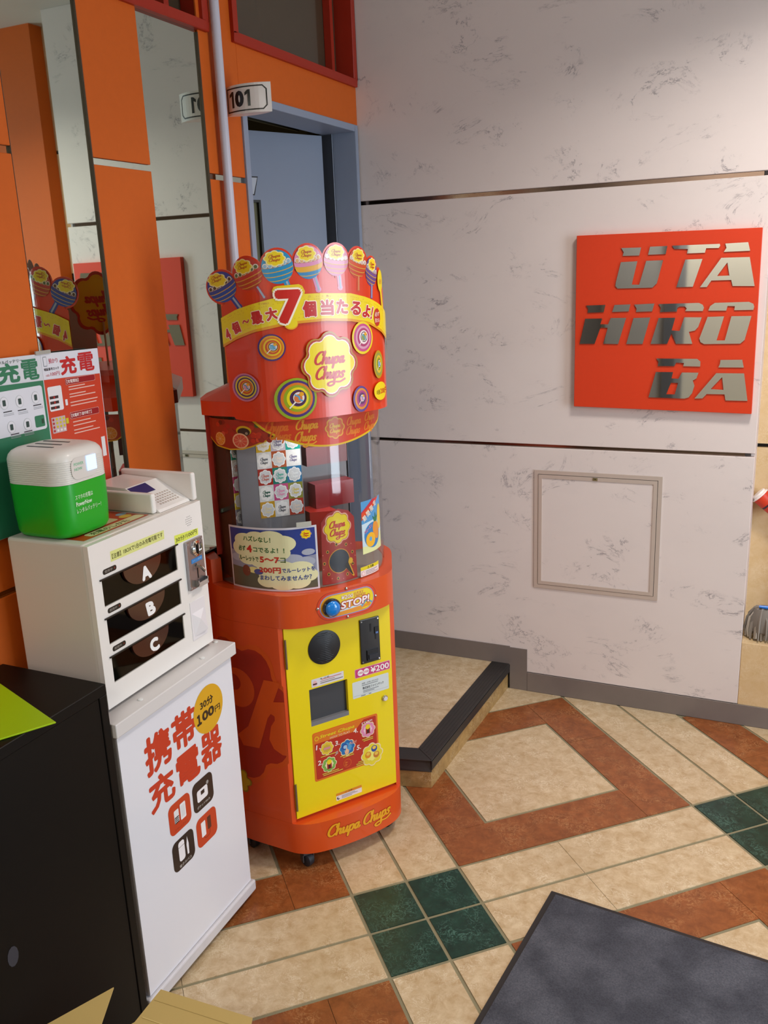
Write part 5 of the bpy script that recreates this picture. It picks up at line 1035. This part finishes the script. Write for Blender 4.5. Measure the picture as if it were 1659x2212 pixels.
for z_, w_ in ((1.338, .05), (1.332, .08), (1.322, .05), (1.316, .08), (1.304, .085), (1.297, .08), (1.261, .055), (1.253, .07), (1.243, .06), (1.236, .08)): p.rect(-.256, z_, -.256 + w_, z_ + .0022, '#ecc0b4', 3)
p.rect(-.317, 1.294, -.277, 1.346, '#e8e6ea', 3, r=.004)
for k in range(3): p.rect(-.314, 1.298 + k * .011, -.289, 1.304 + k * .011, '#3a2a2c', 4); p.rect(-.303, 1.299 + k * .011, -.299, 1.303 + k * .011, '#c03030', 5)
p.rect(-.271, 1.301, -.264, 1.314, '#e8e6ea', 4, r=.001); p.rect(-.317, 1.247, -.277, 1.281, '#c8b4b8', 3)
for i in range(4):
    for j in range(4): p.ell(-.312 + i * .010, 1.252 + j * .008, .0030, .0028, '#b03038' if i == 0 else ('#d2c42c' if j else '#eceae4'), 4, 10)
p.rect(-.276, 1.262, -.268, 1.274, '#ccc02c', 3); p.rect(-.176, 1.17, -.164, 1.215, '#e4e2e2', 3)
p.build('poster_print', po, FP)
m = MB(); m.box(-.0003 + .0006, .004, -.337 + .32, -.296 + .32, 1.4155 - 1.062, 1.423 - 1.062, M('#a8a49c', .5)); m.build('clip', po)

# ------------------------------------------------------------------ black desk at the left, green sheet, cardboard box
DX, DYF, DZ = -0.232, -0.529, 0.805
dk_ = empty('black_desk', 'black wooden desk at the left edge next to the white cabinet', 'desk', (DX - .3, DYF - .5, 0)); DB = lambda q: (q[0] - DX + .3, q[1] - DYF + .5, q[2])
BKW = M('#0b0908', 0.45, noise=.12, nscale=5, spec=.2)
MB().box(-0.503, DX, -1.6, DYF, DZ - 0.022, DZ, BKW).build('desk_top', dk_, xf=DB, bevel=.0012, seg=1)
MB().box(-0.503, DX - .0005, DYF - 0.020, DYF - .0005, 0, DZ - 0.0222, BKW).build('side_panel', dk_, xf=DB, bevel=.0012, seg=1)
MB().box(DX - 0.020, DX - .0025, -1.6, DYF - 0.0205, 0, DZ - 0.0222, BKW).build('front_panel', dk_, xf=DB, bevel=.0012, seg=1)
gs = MB(); gs.prism([(-0.205, -0.686), (-0.43, -0.604), (-0.50, -0.578), (-0.50, -0.95), (-0.33, -0.90)], DZ + .0003, DZ + .0035, M('#9fc400', 0.45))
o = gs.build('desk_mat', None, bevel=.001, seg=1); tag(o, 'lime green sheet lying on the black desk, its corner over the edge', 'sheet')
cb = empty('cardboard_box', 'open tan cardboard box with two raised flaps at the bottom edge', 'box', (0.1, -0.95, 0)); CBX = lambda q: (q[0] - .1, q[1] + .95, q[2])
TAN = M('#c2a765', 0.75, noise=.05, nscale=8)
m = MB(); m.box(-0.10, -0.096, -1.20, -0.82, 0.003, 0.30, TAN); m.box(0.25, 0.254, -1.20, -0.82, 0.003, 0.30, TAN); m.box(-0.10, 0.254, -0.82, -0.816, 0.003, 0.30, TAN); m.box(-0.10, 0.254, -1.204, -1.20, 0.003, 0.30, TAN); m.box(-0.10, 0.254, -1.204, -0.816, 0, 0.003, TAN); m.build('box_body', cb, xf=CBX)
m = MB(); m.prism([(-0.055, -0.818), (-0.031, -0.772), (-0.035, -0.694), (0.157, -0.685), (0.205, -0.80), (0.200, -0.818)], 0.2985, 0.3015, TAN); fl1 = m.build('flap', cb, xf=CBX)
m = MB(); m.prism([(-0.025, -0.7595), (-0.025, -0.7575), (0.168, -0.7525), (0.168, -0.7545)], 0.3016, 0.3024, M('#d3ba78', .7)); m.prism([(-0.030, -0.7195), (-0.030, -0.7185), (0.162, -0.7105), (0.162, -0.7115)], 0.3016, 0.3020, M('#b2985a', .7)); m.build('crease', fl1, xf=CBX)
m = MB(); m.prism([(-0.102, -0.900), (-0.185, -0.86), (-0.120, -0.723), (-0.082, -0.80)], 0.2985, 0.3015, TAN); m.build('flap', cb, xf=CBX)

for (y_, z_, a_, b_) in ((-0.83, .42, .012, .02), (-0.90, .38, .018, .012), (-1.02, .30, .03, .02)):
    p = Print(); p.ell(y_, z_, a_, b_, '#2e2f3a', 1, 12); p.build('scuff', dk_, lambda u, v, h: DB((DX - .0022 + h, u, v)), rough=.6)
# floor mat
fmx = empty('door_mat', 'dark grey carpet door mat with black rubber border', 'mat', (0.467, 0.2, 0))
P4 = [(0.469, 0.199), (1.60, 0.092), (1.48, -1.10), (0.345, -0.99)]
def ins(P, k):
    c = (sum(p[0] for p in P) / 4, sum(p[1] for p in P) / 4); o = []
    for q in P: d = (c[0] - q[0], c[1] - q[1]); o.append((q[0] + math.copysign(k, d[0]), q[1] + math.copysign(k, d[1])))
    return o
MX_ = lambda q: (q[0] - .467, q[1] - .2, q[2])
MB().prism(P4, 0.0003, 0.0035, M('#221f20', 0.6)).build('rubber_border', fmx, xf=MX_, bevel=.0008, seg=1)
cpm = bpy.data.materials.new('grey_carpet'); cpm.use_nodes = True; nt = cpm.node_tree; b = nt.nodes['Principled BSDF']; tc = nt.nodes.new('ShaderNodeTexCoord')
c1 = mixc(nt, noise(nt, tc.outputs['Object'], 260, 3, .7), hexc('#2c2e38'), hexc('#74767f')); c2_ = mixc(nt, ramp(nt, noise(nt, tc.outputs['Object'], 8, 4, .5), [(.4, (0, 0, 0)), (.62, (.5, .5, .5))]).outputs[0], c1, hexc('#2a2b33'))
nt.links.new(c2_, b.inputs['Base Color']); b.inputs['Roughness'].default_value = .95; b.inputs['Specular IOR Level'].default_value = .1
bp = nt.nodes.new('ShaderNodeBump'); bp.inputs['Strength'].default_value = .5; bp.inputs['Distance'].default_value = .002; nt.links.new(noise(nt, tc.outputs['Object'], 420, 2), bp.inputs['Height']); nt.links.new(bp.outputs[0], b.inputs['Normal'])
MB().prism(ins(P4, .014), 0.0036, 0.0065, cpm).build('carpet_pile', fmx, xf=MX_)

# ------------------------------------------------------------------ mop and cup in the recess
mo = empty('string_mop', 'grey string mop head with blue holder resting on the beige ledge', 'mop', (0.905, 1.335, 0.3035))
random.seed(11)
for k in range(90):
    a = random.uniform(0, 2 * PI); r0 = random.uniform(0, .02); rr_ = random.uniform(.035, .058); zz = .112 - random.uniform(0, .014)
    hx3, hy3 = math.cos(a), math.sin(a) * .9; end = random.uniform(.003, .012)
    pts = [(r0 * hx3, r0 * hy3, zz), (rr_ * .55 * hx3, rr_ * .55 * hy3, zz - .004), (rr_ * .9 * hx3, rr_ * .9 * hy3, .07 + random.uniform(-.01, .01)), (rr_ * hx3 * random.uniform(.95, 1.05), rr_ * hy3, .035), (rr_ * hx3 * random.uniform(.9, 1.1), rr_ * hy3 * random.uniform(.95, 1.1), end)]
    pts = [tuple(q) for q in pts]
    m = MB(); m.tube(pts, [.0022, .003, .0032, .0032, .0026], M(random.choice(['#a9a094', '#8f8880', '#bdb3a6', '#989086']), .9), 5); m.build('yarn_strand', mo, smooth=True)
MB().lathe([(.02, 0), (.045, .03), (.046, .075), (.03, .105), (.01, .108)], (0, 0, .002), (0, 0, 1), M('#7d766e', .9), 16).build('mop_core', mo, smooth=True)
m = MB(); m.tube([(-.016, -.02, .118), (.02, -.018, .1165), (.08, -.01, .112), (.11, 0, .110)], [.0045, .0065, .0065, .006], M('#1670d0', .35), 10); m.build('mop_holder', mo, smooth=True)
cu2 = empty('paper_cup', 'red paper cup with white lid tilted against the beige wall', 'cup', (0.885, 1.41, 0.76))
ax = Vector((0.72, 0.0, -0.69)).normalized(); c0_ = Vector((-.028, 0, .028))
MB().lathe([(.028, .012), (.0235, .075), (.023, .083)], c0_, ax, M('#cf3a1c', .45), 28).build('cup_body', cu2, smooth=True)
MB().lathe([(.024, .0), (.0255, .003), (.0255, .0075), (.0305, .0085), (.0305, .0118), (.028, .012)], c0_, ax, M('#eee6e2', .35), 28).build('lid', cu2, smooth=True)
MB().lathe([(.0262, .036), (.0252, .052)], c0_, ax, M('#3a2433', .45), 28).build('cup_band', cu2, smooth=True)
